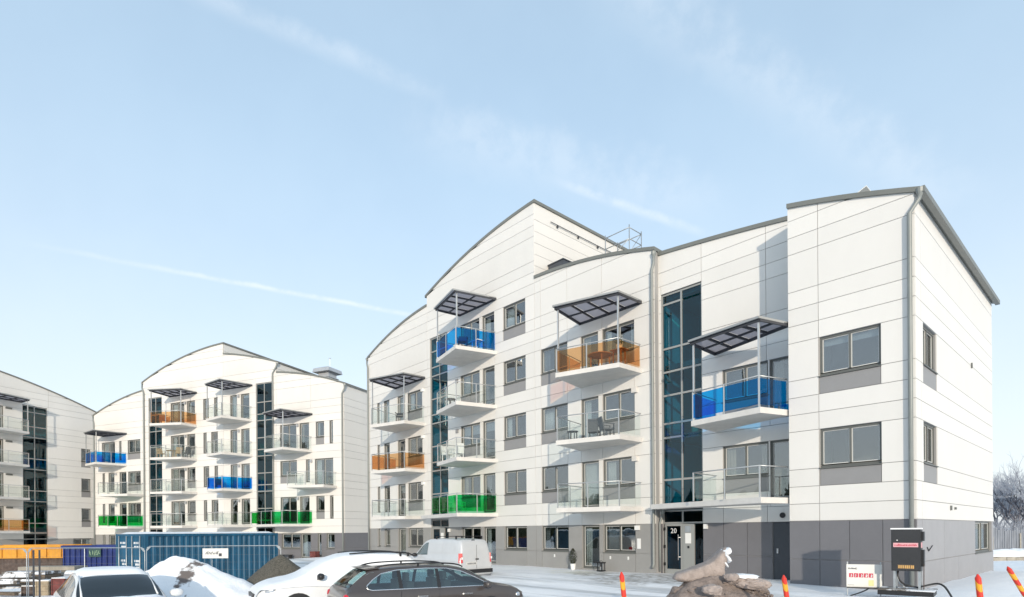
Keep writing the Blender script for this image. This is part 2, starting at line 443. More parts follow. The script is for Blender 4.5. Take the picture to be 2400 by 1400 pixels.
# ------------------------------------------------------------------ building kit
PITCH = 3.01
def rows_for(head0, zbase, ztop):
    r = [zbase, head0 - 1.28]; k = 0
    while head0 + PITCH*k < ztop + 3.2:
        H = head0 + PITCH*k; r += [H, H+0.57, H+1.15, H+1.73]; k += 1
    return r
GAP = 0.009
def facade(parent, M, s0, s1, rows, joints, openings, ztop, head0, base_mat, panel_name='panel', wall_name='wall', no_wall=False, zmin=None, up_mat='white_panel', thick=0.28, clip=None):
    """backing wall with one proud panel object per field; openings = (s0, s1, z0, z1)"""
    wall = MB(); cells = []
    for z0, z1 in zip(rows[:-1], rows[1:]):
        if zmin is not None and z1 <= zmin: continue
        if zmin is not None: z0 = max(z0, zmin)
        ops = [o for o in openings if o[2] < z1 - 1e-4 and o[3] > z0 + 1e-4]
        cuts = {s0, s1}
        for j in joints:
            if isinstance(j, tuple):
                if z0 >= j[1] - 1e-3 and z1 <= j[2] + 1e-3: cuts.add(j[0])
            else: cuts.add(j)
        for o in ops: cuts |= {max(s0, o[0]), min(s1, o[1])}
        cuts = sorted(c for c in cuts if s0 - 1e-6 <= c <= s1 + 1e-6)
        for a, b in zip(cuts[:-1], cuts[1:]):
            if b - a < 0.02: continue
            free = [(z0, z1)]
            for o in ops:
                if o[0] < b - 1e-4 and o[1] > a + 1e-4:
                    nf = []
                    for (p0, p1) in free:
                        if o[2] > p0 + 1e-4: nf.append((p0, min(p1, o[2])))
                        if o[3] < p1 - 1e-4: nf.append((max(p0, o[3]), p1))
                        if o[2] >= p1 or o[3] <= p0: nf[-1] = (p0, p1)
                    free = nf
            for (p0, p1) in free:
                if p1 - p0 > 0.015: cells.append((a, b, p0, p1))
    root = None
    polys = []
    for (a, b, p0, p1) in cells:
        n_ = max(2, int((b-a)/0.5)+1)
        ss = [a + (b-a)*i/(n_-1) for i in range(n_)]
        tops = [min(p1, ztop(s)) for s in ss]
        if max(tops) - p0 < 0.012: continue
        full = min(tops) >= p1 - 1e-4
        if full: poly = [(a, p0), (b, p0), (b, p1), (a, p1)]
        else:
            fin = [a + (b-a)*i/60 for i in range(61)]
            pts = [(s, min(p1, ztop(s))) for s in fin if ztop(s) > p0 + 0.012]
            if len(pts) < 2: continue
            keep = [pts[0]] + [q for i, q in enumerate(pts[1:-1]) if i % 6 == 5] + [pts[-1]]
            pts = keep
            poly = [(pts[0][0], p0), (pts[-1][0], p0)] + list(reversed(pts))
        polys.append((poly, p0, p1))
        wp = poly if clip is None else [(min(max(s, clip[0]), clip[1]), z) for s, z in poly]
        wall.prism([M(s, 0.03, z) for s, z in wp], [M(s, thick, z) for s, z in wp])
    root = wall.build(wall_name, 'backing', parent)
    for poly, p0, p1 in polys:
        cs = sum(q[0] for q in poly)/len(poly); cz = sum(q[1] for q in poly)/len(poly)
        s_min = min(q[0] for q in poly); s_max = max(q[0] for q in poly); z_min = min(q[1] for q in poly); z_max = max(q[1] for q in poly)
        def ins(q):
            s, z = q
            if abs(s - s_min) < 1e-5: s += GAP
            if abs(s - s_max) < 1e-5: s -= GAP
            if abs(z - z_min) < 1e-5: z += GAP
            elif abs(z - p1) < 1e-5: z -= GAP
            return (s, z)
        q = [ins(x) for x in poly]
        jit = rnd.uniform(-0.0015, 0.0015)
        mm = base_mat if p1 <= head0 + 0.01 else up_mat
        MB().prism([M(s, 0.0 + jit, z) for s, z in q], [M(s, 0.031, z) for s, z in q]).build(panel_name if mm == up_mat else 'base_panel', mm, root)
    return root
def front(y0): return lambda s, d, z: (s, y0 + d, z)
def east(x0): return lambda s, d, z: (x0 - d, s, z)
def mbox(M, s0, s1, d0, d1, z0, z1, mb=None):
    mb = mb or MB()
    return mb.prism([M(s0,d0,z0), M(s1,d0,z0), M(s1,d1,z0), M(s0,d1,z0)], [M(s0,d0,z1), M(s1,d0,z1), M(s1,d1,z1), M(s0,d1,z1)])
def curtain(M, s0, s1, z0, z1, parent, d=0.30, m=None):
    m = m or rnd.choice(('curtain', 'curtain', 'beige_curtain', 'grey_curtain'))
    n_ = max(6, int((s1-s0)/0.035)); mb = MB()
    A = []; B = []
    for i in range(n_+1):
        s = s0 + (s1-s0)*i/n_; dd = d + 0.025*math.sin(i*1.9 + s0*7)
        A.append((s, dd))
    o = [M(s, dd, z0) for s, dd in A] + [M(s, dd, z1) for s, dd in A] + [M(s, dd+0.012, z0) for s, dd in A] + [M(s, dd+0.012, z1) for s, dd in A]
    k = n_+1; f = []
    for i in range(n_):
        f.append((i, i+1, k+i+1, k+i)); f.append((2*k+i+1, 2*k+i, 3*k+i, 3*k+i+1))
        f.append((k+i, k+i+1, 3*k+i+1, 3*k+i)); f.append((i+1, i, 2*k+i, 2*k+i+1))
    mb.add(o, f, False)
    return mb.build('curtain', m, parent, True)
def window(parent, M, s0, s1, z0, z1, n=1, spandrel=0.0, door=False, cur=None, glass_m='window_glass', sill=True, name=None, dep=0.085):
    """aluminium clad window or glazed door set back in its opening"""
    fw = 0.068; d0, d1 = dep, dep + 0.085
    zz0 = z0 + spandrel
    fr = MB()
    mbox(M, s0, s1, d0, d1, z1-fw, z1, fr); mbox(M, s0, s1, d0, d1, zz0, zz0+fw*(1.6 if door else 1.15), fr)
    mbox(M, s0, s0+fw, d0, d1, zz0+fw*1.7, z1-fw, fr); mbox(M, s1-fw, s1, d0, d1, zz0+fw*1.7, z1-fw, fr)
    cell = (s1-s0-2*fw)/n
    for i in range(1, n):
        c = s0+fw+cell*i; mbox(M, c-0.03, c+0.03, d0, d1, zz0+fw*1.7, z1-fw, fr)
    w = fr.build(name or ('balcony_door' if door else 'window'), 'frame', parent)
    for i in range(n):
        a = s0+fw+cell*i + (0.03 if i else 0); b = s0+fw+cell*(i+1) - (0.03 if i < n-1 else 0)
        zb, zt = zz0+fw*1.7, z1-fw
        sa = MB(); t = 0.024
        mbox(M, a, b, d0+0.035, d1-0.008, zt-t, zt, sa); mbox(M, a, b, d0+0.035, d1-0.008, zb, zb+t, sa)
        mbox(M, a, a+t, d0+0.035, d1-0.008, zb+t, zt-t, sa); mbox(M, b-t, b, d0+0.035, d1-0.008, zb+t, zt-t, sa)
        sa.build('sash', 'sash', w)
        mbox(M, a+t, b-t, d0+0.05, d0+0.06, zb+t, zt-t).build('pane', glass_m, w)
    if sill and not door:
        mbox(M, s0-0.02, s1+0.02, -0.035, d0, zz0-0.03, zz0-0.002).build('sill', 'frame', w)
    if spandrel > 0.05:
        mbox(M, s0+GAP, s1-GAP, 0.012, 0.05, z0+GAP, zz0-0.04).build('spandrel_panel', 'spandrel', w)
        mbox(M, s0, s1, 0.05, 0.28, z0, zz0-0.04).build('spandrel_core', 'backing', w)
    r = rnd.random() if cur is None else cur
    wd = s1-s0
    if r < 0.30:
        f = rnd.uniform(0.14, 0.24); curtain(M, s0+0.05, s0+0.05+wd*f, zz0+0.06, z1-0.06, w); curtain(M, s1-0.05-wd*f, s1-0.05, zz0+0.06, z1-0.06, w)
    elif r < 0.55:
        f = rnd.uniform(0.25, 0.45); curtain(M, s0+0.05, s0+0.05+wd*f, zz0+0.06, z1-0.06, w)
    elif r < 0.70:
        mbox(M, s0+0.06, s1-0.06, 0.27, 0.285, z1-rnd.uniform(0.25, 0.6), z1-0.06).build('blind', 'blind', w)
    elif r < 0.76:
        curtain(M, s0+0.05, s1-0.05, zz0+0.06, z1-0.06, w)
    return w
def glazing(parent, M, s0, s1, zlist, mull, z_label='stair_glazing', gm='stair_glass', skip=()):
    """storey-high glazed strip: frame bars with a pane object per light"""
    fr = MB(); d0, d1 = 0.06, 0.16; fw = 0.055
    z0, z1 = zlist[0], zlist[-1]
    for a, b in ((s0, s0+fw), (s1-fw, s1)): mbox(M, a, b, d0, d1, z0, z1, fr)
    xs = [s0+fw] + [x for x in mull] + [s1-fw]
    for x in mull: mbox(M, x-0.035, x+0.035, d0, d1, z0, z1, fr)
    for i, z in enumerate(zlist):
        for a, b, k in zip(xs[:-1], xs[1:], range(9)):
            lo = z-0.04 if i else z; hi = z+0.04 if i < len(zlist)-1 else z
            if i == 0: lo, hi = z, z+0.07
            if i == len(zlist)-1: lo, hi = z-0.07, z
            if (i, k) in skip: continue
            mbox(M, a+(0.035 if k else 0), b-(0.035 if k < len(xs)-2 else 0), d0+0.004, d1-0.004, lo, hi, fr)
    w = fr.build(z_label, 'frame_light', parent)
    for i, (za, zb) in enumerate(zip(zlist[:-1], zlist[1:])):
        for k, (a, b) in enumerate(zip(xs[:-1], xs[1:])):
            mbox(M, a+(0.035 if k else 0), b-(0.035 if k < len(xs)-2 else 0), 0.10, 0.112, za+0.04, zb-0.04).build('pane', gm, w)
    return w
mat('frame_light', (0.34, 0.345, 0.33), 0.4, metal=0.2)
def interior(parent, M, s0, s1, head0, kmax, depth=3.2, gaps=()):
    mb = MB()
    mbox(M, s0+0.02, s1-0.02, depth, depth+0.1, -0.5, head0+PITCH*kmax+0.6, mb)
    for k in range(-1, kmax+1):
        z = head0 + PITCH*k + 0.60
        mbox(M, s0+0.02, s1-0.02, 0.285, depth, z-0.0, z+0.2, mb)
    return mb.build('interior', 'interior', parent)
def roof_of(parent, M, s0, s1, ztop, depth, over=0.06, o0=0.0, o1=0.0, t=0.15):
    n_ = max(6, int((s1-s0)/0.5)); ss = [s0-o0 + (s1+o1-s0+o0)*i/n_ for i in range(n_+1)]
    poly = [(s, ztop(s)+0.002) for s in ss] + [(s, ztop(s)+t) for s in reversed(ss)]
    # built in slices so that the curved strip stays well formed
    mb = MB()
    for a, b in zip(ss[:-1], ss[1:]):
        q = [(a, ztop(a)+0.002), (b, ztop(b)+0.002), (b, ztop(b)+t), (a, ztop(a)+t)]
        o = len(mb.v); A = [M(s, -over, z) for s, z in q]; B = [M(s, depth, z) for s, z in q]
        mb.v += A + B
        first, last = a == ss[0], b == ss[-1]
        quads = [(0,1,2,3), (7,6,5,4), (0,4,5,1), (2,6,7,3)]
        if first: quads.append((3,7,4,0))
        if last: quads.append((1,5,6,2))
        mb.f += [tuple(i+o for i in qd) for qd in quads]
    ob = mb.build('roof', 'roof', parent)
    bm = bmesh.new(); bm.from_mesh(ob.data); bmesh.ops.remove_doubles(bm, verts=bm.verts, dist=1e-5); bmesh.ops.recalc_face_normals(bm, faces=bm.faces); bm.to_mesh(ob.data); bm.free()
    return ob
def shell(parent, M, s0, s1, ztop, depth, zbase, ends=(True, True), m='white_wall'):
    """end walls and rear wall that close a block behind its facade"""
    mb = MB()
    for e, s, sg in ((ends[0], s0, 1), (ends[1], s1, -1)):
        if e: mbox(M, min(s, s+sg*0.2), max(s, s+sg*0.2), 0.29, depth-0.25, zbase, ztop(s + sg*0.1)-0.12, mb)
    n_ = 8; ss = [s0 + (s1-s0)*i/n_ for i in range(n_+1)]
    for a, b in zip(ss[:-1], ss[1:]):
        q = [(a, zbase), (b, zbase), (b, ztop(b)), (a, ztop(a))]
        mb.prism([M(s, depth-0.25, z) for s, z in q], [M(s, depth-0.02, z) for s, z in q])
    return mb.build('rear_wall', m, parent)
def downpipe(parent, pts, r=0.055):
    w = MB().tube(pts, r, 10).build('downpipe', 'pipe', parent, True)
    top = pts[0]
    MB().lathe([(0.05, -0.10), (0.10, 0.02), (0.11, 0.14), (0.09, 0.15)], 10, top).build('hopper', 'pipe', w)
    return w
def lerp3(a, b, t): return tuple(a[i] + (b[i]-a[i])*t for i in range(len(a)))
def balcony(parent, pts, z, color, canopy_z=None, rail_pts=None, n_front=2, n_side=None, back=None, drop=0):
    """pts = wall, outer, outer, wall corner in plan; slab, glass panels, posts, handrail, optional canopy"""
    T = 0.20
    slab = MB().prism([(x, y, z) for x, y in pts], [(x, y, z+T) for x, y in pts]).build('balcony', 'concrete', parent)
    rp = rail_pts or pts
    cx = sum(q[0] for q in rp)/len(rp); cy = sum(q[1] for q in rp)/len(rp)
    ins = []
    for i, q in enumerate(rp):
        d = Vector((cx-q[0], cy-q[1])).normalized()*0.07
        ins.append((q[0]+d.x, q[1]+d.y))
    if back is not None: ins[0] = back[0]; ins[-1] = back[1]
    zt = z + T
    glass_top, rail_z = zt+0.98, zt+1.06
    MB().tube([(x, y, rail_z) for x, y in ins], 0.021, 8).build('handrail', 'aluminium', slab, True)
    for e in range(len(ins)-1):
        a, b = ins[e], ins[e+1]; L = math.dist(a, b)
        n = n_front if e == 1 else max(1, round(L/1.45))
        for i in range(n):
            p, q = lerp3(a, b, (i+0.0)/n), lerp3(a, b, (i+1.0)/n)
            ux = Vector((q[0]-p[0], q[1]-p[1])).normalized()*0.035
            MB().bar((p[0]+ux.x, p[1]+ux.y, (zt+0.10+glass_top)/2), (q[0]-ux.x, q[1]-ux.y, (zt+0.10+glass_top)/2), 0.012, glass_top-zt-0.10).build('glass_panel', color, slab)
            if e > 0 or i > 0:
                MB().bar((p[0], p[1], zt), (p[0], p[1], rail_z), 0.042, 0.042).build('post', 'aluminium', slab)
    if canopy_z:
        canopy(parent, pts, canopy_z, zt)
    return slab
def canopy(parent, pts, z, zfoot):
    P = pts; t = 0.05
    fr = MB()
    for i in range(4):
        a, b = P[i], P[(i+1) % 4]
        fr.bar((*a, z+0.055), (*b, z+0.055), 0.06, 0.11)
    c = fr.build('canopy', 'dark_metal', parent)
    def at(u, v): return lerp3(lerp3(P[0], P[3], u), lerp3(P[1], P[2], u), v)
    nb = 4
    for i in range(1, nb):
        MB().bar((*at(i/nb, 0.02), z+0.06), (*at(i/nb, 0.98), z+0.06), 0.05, 0.09).build('purlin', 'dark_metal', c)
    MB().bar((*at(0.01, 0.5), z+0.045), (*at(0.99, 0.5), z+0.045), 0.05, 0.07).build('cross_beam', 'dark_metal', c)
    for i in range(nb):
        q = [at((i+0.02)/nb, -0.02), at((i+0.98)/nb, -0.02), at((i+0.98)/nb, 1.05), at((i+0.02)/nb, 1.05)]
        MB().prism([(*x, z+0.125) for x in q], [(*x, z+0.135) for x in q]).build('roof_sheet', 'canopy_sheet', c)
    ed = MB()
    e0, e1, e2, e3 = at(0, -0.0), at(-0.01, 1.06), at(1.01, 1.06), at(1, -0.0)
    for a, b in ((e0, e1), (e1, e2), (e2, e3)): ed.bar((*a, z+0.12), (*b, z+0.12), 0.05, 0.075)
    ed.build('edge_trim', 'canopy_edge', c)
    for u in (0.03, 0.97):
        q = at(u, 0.955); MB().bar((*q, zfoot), (*q, z+0.01), 0.06, 0.06).build('canopy_post', 'aluminium', c)
    return c
def wall_lamp(parent, M, s, z, sz=0.14):
    return mbox(M, s, s+sz, -0.12, 0.0, z, z+sz*1.4).build('wall_lamp', 'white_plastic', parent)

# ------------------------------------------------------------------ main building
H0 = 2.08
def H(k): return H0 + PITCH*k
main = thing('apartment_building', 'white panelled apartment block with number 20 entrance and gable behind the electric cabinet', 'building', (-17, 6, 0))
main.location = (0, 0, 0)
F1, FC, FD = front(1.0), front(1.3), front(0.0)
GZ = -0.6
off = 0.10
zA = quad_fn([(-34.26, 14.75-off), (-30.5, 15.85-off), (-26.6, 16.38-off)])
zT = quad_fn([(-26.86, 16.95-off), (-22.1, 18.30-off), (-16.73, 18.95-off)])
zB = quad_fn([(-16.87, 15.0-off), (-12.7, 14.58-off), (-9.56, 13.86-off)])
zC = quad_fn([(-9.61, 13.72-off), (-6.7, 13.42-off), (-3.66, 13.02-off)])
zD = quad_fn([(-3.66, 12.82-off), (-1.62, 12.31-off), (0.07, 11.78-off)])

def opening_list(cols):
    """cols: (s0, s1, style, ks) -> openings and window specs"""
    ops = []; specs = []
    for (a, b, style, ks) in cols:
        for k in ks:
            h = H_(k)
            if style == 'win': z0 = h-1.28-0.58; ops.append((a, b, z0, h)); specs.append((a, b, z0, h, dict(spandrel=0.58, n=2 if b-a > 1.3 else 1)))
            elif style == 'plain': z0 = h-1.28; ops.append((a, b, z0, h)); specs.append((a, b, z0, h, dict(n=2 if b-a > 1.3 else 1)))
            elif style == 'slot': z0 = h-1.86; ops.append((a, b, z0, h)); specs.append((a, b, z0, h, dict(n=1, sill=False)))
            elif style == 'door': z0 = h-2.20 if k > 0 else h-2.06; ops.append((a, b, z0, h)); specs.append((a, b, z0, h, dict(n=1 if b-a < 1.45 else 2, door=True)))
    return ops, specs
def H_(k): return H(k)
def put(parent, M, specs):
    for (a, b, z0, z1, kw) in specs: window(parent, M, a, b, z0, z1, **kw)

# block A
cols = [(-33.03, -32.66, 'slot', (1, 2, 3)), (-32.07, -31.32, 'slot', (1, 2, 3)), (-30.26, -29.31, 'door', (0, 1, 2, 3)), (-28.99, -27.25, 'win', (1, 2, 3)),
        (-33.03, -32.66, 'plain', (0,)), (-32.07, -31.32, 'plain', (0,)), (-28.99, -27.25, 'plain', (0,))]
ops, specs = opening_list(cols)
facade(main, F1, -34.26, -26.65, rows_for(H0, GZ, 17), [(-27.25, H(0), H(0)+1.2)], ops, zA, H0, 'light_grey_panel')
put(main, F1, specs)
# tall block T with the first stair strip
cols = [(-23.16, -21.38, 'win', (1, 2, 3, 4)), (-21.12, -20.07, 'door', (0, 1, 2, 3, 4)), (-19.32, -17.57, 'win', (1, 2, 3, 4)),
        (-23.16, -21.38, 'plain', (0,)), (-19.32, -17.57, 'plain', (0,))]
ops, specs = opening_list(cols)
stairT = (-26.33, -24.47)
facade(main, F1, -26.65, -16.87, rows_for(H0, GZ, 19.5), [(-20.07, GZ, H(4)), (-17.57, GZ, H(0))], ops + [(stairT[0], stairT[1], -0.1, 14.1)], zT, H0, 'light_grey_panel', clip=(-26.65, -16.905))
put(main, F1, specs)
zl = [2.66]
while zl[-1] < 13.2: zl += [zl[-1]+0.55, zl[-1]+1.55, zl[-1]+3.01]
glazing(main, F1, *stairT, [2.62] + [z for z in zl[1:] if z < 13.6] + [14.1], [-25.36])
glazing(main, F1, *stairT, [2.08, 2.60], [-25.36], 'entrance_transom', 'entrance_glass')
# block B
cols = [(-16.44, -14.62, 'win', (1, 2, 3)), (-13.75, -12.71, 'door', (0, 1, 2, 3)), (-12.46, -10.68, 'win', (1, 2, 3)),
        (-16.44, -14.62, 'plain', (0,)), (-12.46, -10.68, 'plain', (0,))]
ops, specs = opening_list(cols)
facade(main, F1, -16.87, -9.62, rows_for(H0, GZ, 16), [-16.44, (-14.62, GZ, H(3)+1.2), (-13.75, GZ, H(3)), (-12.46, GZ, 15.5), (-10.68, GZ, H(3)), (-14.62, H(3)+1.7, 15.5)], ops, zB, H0, 'light_grey_panel')
put(main, F1, specs)
# block C
cols = [(-6.72, -4.93, 'win', (1, 2)), (-4.86, -3.72, 'door', (1, 2))]
ops, specs = opening_list(cols)
stairC = (-9.50, -7.60)
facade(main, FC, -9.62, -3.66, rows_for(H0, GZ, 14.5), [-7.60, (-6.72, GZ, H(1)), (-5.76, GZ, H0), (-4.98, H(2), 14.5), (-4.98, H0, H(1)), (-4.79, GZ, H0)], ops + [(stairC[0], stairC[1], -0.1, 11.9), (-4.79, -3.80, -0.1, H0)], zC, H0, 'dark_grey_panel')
put(main, FC, specs)
glazing(main, FC, *stairC, [2.72, 3.95, 5.75, 6.35, 7.55, 8.55, 9.55, 11.45, 11.88], [-8.56], skip=((2, 1), (7, 1)))
glazing(main, FC, *stairC, [2.08, 2.66], [-8.56], 'entrance_transom', 'entrance_glass')
# block D
cols = [(-2.67, -0.90, 'win', (1, 2))]
ops, specs = opening_list(cols)
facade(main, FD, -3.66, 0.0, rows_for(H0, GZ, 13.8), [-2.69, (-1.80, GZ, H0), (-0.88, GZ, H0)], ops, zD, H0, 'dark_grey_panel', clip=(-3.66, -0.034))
put(main, FD, specs)
# sunny gable of block D
E0 = east(0.0)
cols = [(0.85, 2.55, 'win', (1, 2))]
ops, specs = opening_list(cols)
ops.append((8.6, 12.2, 0.80, H0)); specs.append((8.6, 12.2, 0.80, H0, dict(n=2, cur=0.75)))
gabz = lambda s: zD(0.0)
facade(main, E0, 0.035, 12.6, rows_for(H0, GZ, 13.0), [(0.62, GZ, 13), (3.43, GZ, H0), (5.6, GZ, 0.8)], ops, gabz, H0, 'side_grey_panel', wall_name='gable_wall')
put(main, E0, specs)
# upper gable of the tall block
ET = east(-16.87)
facade(main, ET, 1.02, 12.6, [14.0, 15.0, 15.6, 16.2, 16.8, 17.4, 18.0, 20.0], [(6.8, 14, 20)], [], lambda s: zT(-16.87), 0.0, 'white_panel', wall_name='gable_wall', thick=0.2)
for (M, a, b, zf, dep, ends) in ((F1, -34.26, -26.65, zA, 11.6, (1, 1)), (F1, -26.65, -17.08, zT, 11.6, (1, 0)), (F1, -16.87, -9.62, zB, 11.6, (0, 1)), (FC, -9.62, -3.66, zC, 11.3, (0, 1)), (FD, -3.66, -0.29, zD, 12.6, (1, 0))):
    shell(main, M, a, b, zf, dep, GZ, ends)
for (M, a, b, zf, dep, o0, o1, ov) in ((F1, -34.26, -26.66, zA, 11.7, 0.12, 0, 0.05), (F1, -26.64, -16.87, zT, 11.7, 0.16, 0.08, 0.05), (F1, -16.86, -9.62, zB, 11.7, 0, 0.05, 0.06), (FC, -9.60, -3.67, zC, 11.4, 0, 0, 0.06), (FD, -3.66, 0.0, zD, 12.7, 0.0, 0.16, 0.07)):
    roof_of(main, M, a, b, zf, dep, ov, o0, o1)
for (M, a, b, k) in ((F1, -34.0, -26.8, 3), (F1, -26.4, -17.1, 4), (F1, -16.7, -9.8, 3), (FC, -9.5, -4.0, 3), (FD, -3.4, -0.32, 2)):
    interior(main, M, a, b, H0, k)
box_obj('interior', 'interior', main, -3.2, -3.1, 3.3, 12.2, -0.5, 11.2)
# eaves gutter of the gable
MB().bar((0.19, -0.08, zD(0.1)+0.03), (0.19, 12.75, zD(0.1)+0.03), 0.16, 0.17).build('gutter', 'roof', main)
# downpipes
downpipe(main, [(0.14, -0.02, 11.62), (0.12, -0.05, 11.45), (-0.11, -0.10, 11.1), (-0.11, -0.10, 6.0), (-0.11, -0.10, 0.1)], 0.062)
downpipe(main, [(-9.60, 0.93, 13.55), (-9.60, 0.92, 13.2), (-9.68, 0.90, 12.9), (-9.68, 0.90, 6), (-9.68, 0.90, 0.35), (-9.68, 0.82, 0.2)], 0.062)
downpipe(main, [(-34.42, 1.0, 14.55), (-34.36, 0.95, 14.3), (-34.16, 0.90, 13.9), (-34.16, 0.90, 7), (-34.16, 0.90, -0.3)], 0.06)
downpipe(main, [(-9.40, 1.20, 2.6), (-9.46, 1.16, 2.3), (-9.53, 1.15, 2.1), (-9.53, 1.15, 1.0), (-9.53, 1.15, 0.05)], 0.045)
# gable sundries
for (y, z, w, h) in ((4.3, 2.42, 0.10, 0.16), (4.95, 2.46, 0.16, 0.08), (8.0, 8.0, 0.07, 0.2)):
    box_obj('wall_vent', 'frame', main, 0.0, 0.05, y, y+w, z, z+h)
MB().tube([(0.02, 1.10, 1.22), (0.02, 1.28, 1.10), (0.02, 1.75, 1.26)], 0.014, 6).build('cable_stub', 'black_plastic', main)
# square duct rail under the tall gable's eaves
mb = MB().bar((-16.80, 2.2, 18.25), (-16.80, 9.5, 18.25), 0.03, 0.03)
for y in (2.7, 4.4, 6.1, 7.8): mb.box(-16.86, -16.76, y, y+0.07, 18.12, 18.23)
mb.build('safety_rail', 'dark_metal', main)
# balconies
zb = lambda n: 2.63 + PITCH*(n-1)
typA = [(-30.5, 1.0), (-29.78, -1.33), (-26.97, -0.53), (-26.9, 1.0)]
typR = [(-13.8, 1.0), (-13.25, -1.33), (-10.33, -0.54), (-10.28, 1.0)]
typL = [(-23.2, 1.0), (-23.4, -0.60), (-20.53, -1.35), (-19.88, 1.0)]
typC = [(-7.03, 1.3), (-6.98, -0.62), (-4.12, -1.14), (-3.70, 0.15)]
balcony(main, typA, zb(1), 'clear_glass'); balcony(main, typA, zb(2), 'amber_glass'); balcony(main, typA, zb(3), 'clear_glass', zb(4)+0.02)
balcony(main, [(-26.3, 1.0), (-26.2, 0.15), (-20.53, -1.35), (-19.88, 1.0)], zb(1), 'green_glass', rail_pts=[(-24.6, 1.0), (-24.5, -0.25), (-20.53, -1.35), (-19.88, 1.0)], n_front=3)
balcony(main, typL, zb(2), 'clear_glass'); balcony(main, typL, zb(3), 'clear_glass'); balcony(main, typL, zb(4), 'blue_glass', zb(5)+0.02)
balcony(main, typR, zb(1), 'clear_glass'); balcony(main, typR, zb(2), 'clear_glass'); balcony(main, typR, zb(3), 'amber_glass', zb(4)+0.02)
balcony(main, [(-9.55, 1.3), (-9.5, 0.45), (-4.12, -1.14), (-3.70, 0.15)], zb(1)+0.06, 'clear_glass', rail_pts=typC)
balcony(main, typC, zb(2)+0.06, 'blue_glass', zb(3)+0.10)
# entrance of block C
dr = MB(); Md = FC
mbox(Md, -9.42, -8.56, 0.06, 0.14, 1.98, 2.07, dr); mbox(Md, -9.42, -9.33, 0.06, 0.14, -0.05, 1.98, dr); mbox(Md, -8.66, -8.56, 0.06, 0.14, -0.05, 1.98, dr); mbox(Md, -9.33, -8.66, 0.06, 0.14, -0.05, 0.16, dr)
door = dr.build('entrance_door', 'frame_light', main)
mbox(Md, -9.33, -8.66, 0.095, 0.107, 0.16, 1.98).build('pane', 'entrance_glass', door)
MB().tube([Md(-8.74, 0.0, 0.55), Md(-8.74, 0.0, 1.62)], 0.016, 8).bar(Md(-8.74, 0.0, 0.68), Md(-8.66, 0.08, 0.68), 0.02, 0.02).bar(Md(-8.74, 0.0, 1.5), Md(-8.66, 0.08, 1.5), 0.02, 0.02).build('handle', 'steel', door)
for z in (0.3, 1.05, 1.8): mbox(Md, -9.45, -9.38, 0.02, 0.06, z, z+0.13).build('hinge', 'black_plastic', door)
def text_obj(txt, size, m, parent, M4, name):
    cu = bpy.data.curves.new(name, 'FONT'); cu.body = txt; cu.size = size; cu.extrude = 0.002; cu.align_x = 'CENTER'; cu.resolution_u = 2
    to = bpy.data.objects.new(name, cu); C.objects.link(to)
    dg = bpy.context.evaluated_depsgraph_get(); me = bpy.data.meshes.new_from_object(to.evaluated_get(dg)); me.name = name
    bpy.data.objects.remove(to); bpy.data.curves.remove(cu)
    me.materials.clear(); me.materials.append(MATS[m]); me.transform(M4)
    o = bpy.data.objects.new(name, me); C.objects.link(o); o.parent = parent; return o
text_obj('20', 0.30, 'print_white', door, Matrix.Translation((-9.0, 1.375, 1.68)) @ Matrix.Rotation(R(90), 4, 'X'), 'house_number')
ip = mbox(Md, -8.545, -8.02, 0.05, 0.15, -0.05, 2.06).build('intercom_panel', 'frame_light', main)
mbox(Md, -8.43, -8.17, 0.03, 0.05, 1.25, 1.68).build('notice', 'white_plastic', ip)
mbox(Md, -8.43, -8.17, 0.03, 0.05, 1.72, 1.98).build('door_lamp', 'galvanised', ip)
mbox(Md, -8.33, -8.25, 0.03, 0.05, 1.05, 1.15).build('keypad', 'black_plastic', ip)
mbox(Md, -8.01, -7.61, 0.10, 0.112, -0.05, 2.06).build('side_pane', 'entrance_glass', main)
wall_lamp(main, FC, -7.52, 1.85)
# service door at the corner of block C
sd = mbox(FC, -4.79, -3.80, 0.05, 0.11, -0.05, H0-0.01).build('service_door', 'dark_door', main)
mbox(FC, -4.66, -4.60, 0.02, 0.05, 0.92, 1.10).build('handle', 'steel', sd)
MB().tube([FC(-4.42, 0.02, 2.32), FC(-4.42, -0.04, 2.32)], 0.10, 16).build('round_vent', 'black_plastic', main)
# ground floor entrance of the first stair
dr = MB()
mbox(F1, -26.27, -25.39, 0.06, 0.14, 1.98, 2.07, dr); mbox(F1, -26.27, -26.18, 0.06, 0.14, -0.1, 1.98, dr); mbox(F1, -25.48, -25.39, 0.06, 0.14, -0.1, 1.98, dr); mbox(F1, -26.18, -25.48, 0.06, 0.14, -0.1, 0.16, dr)
door = dr.build('entrance_door', 'frame_light', main)
mbox(F1, -26.18, -25.48, 0.095, 0.107, 0.16, 1.98).build('pane', 'entrance_glass', door)
ip = mbox(F1, -25.38, -24.95, 0.05, 0.15, -0.05, 2.06).build('intercom_panel', 'frame_light', main)
mbox(F1, -25.32, -25.06, 0.03, 0.05, 1.25, 1.75).build('notice', 'white_plastic', ip)
mbox(F1, -24.94, -24.50, 0.10, 0.112, -0.05, 2.06).build('side_pane', 'entrance_glass', main)
wall_lamp(main, F1, -24.42, 1.8)
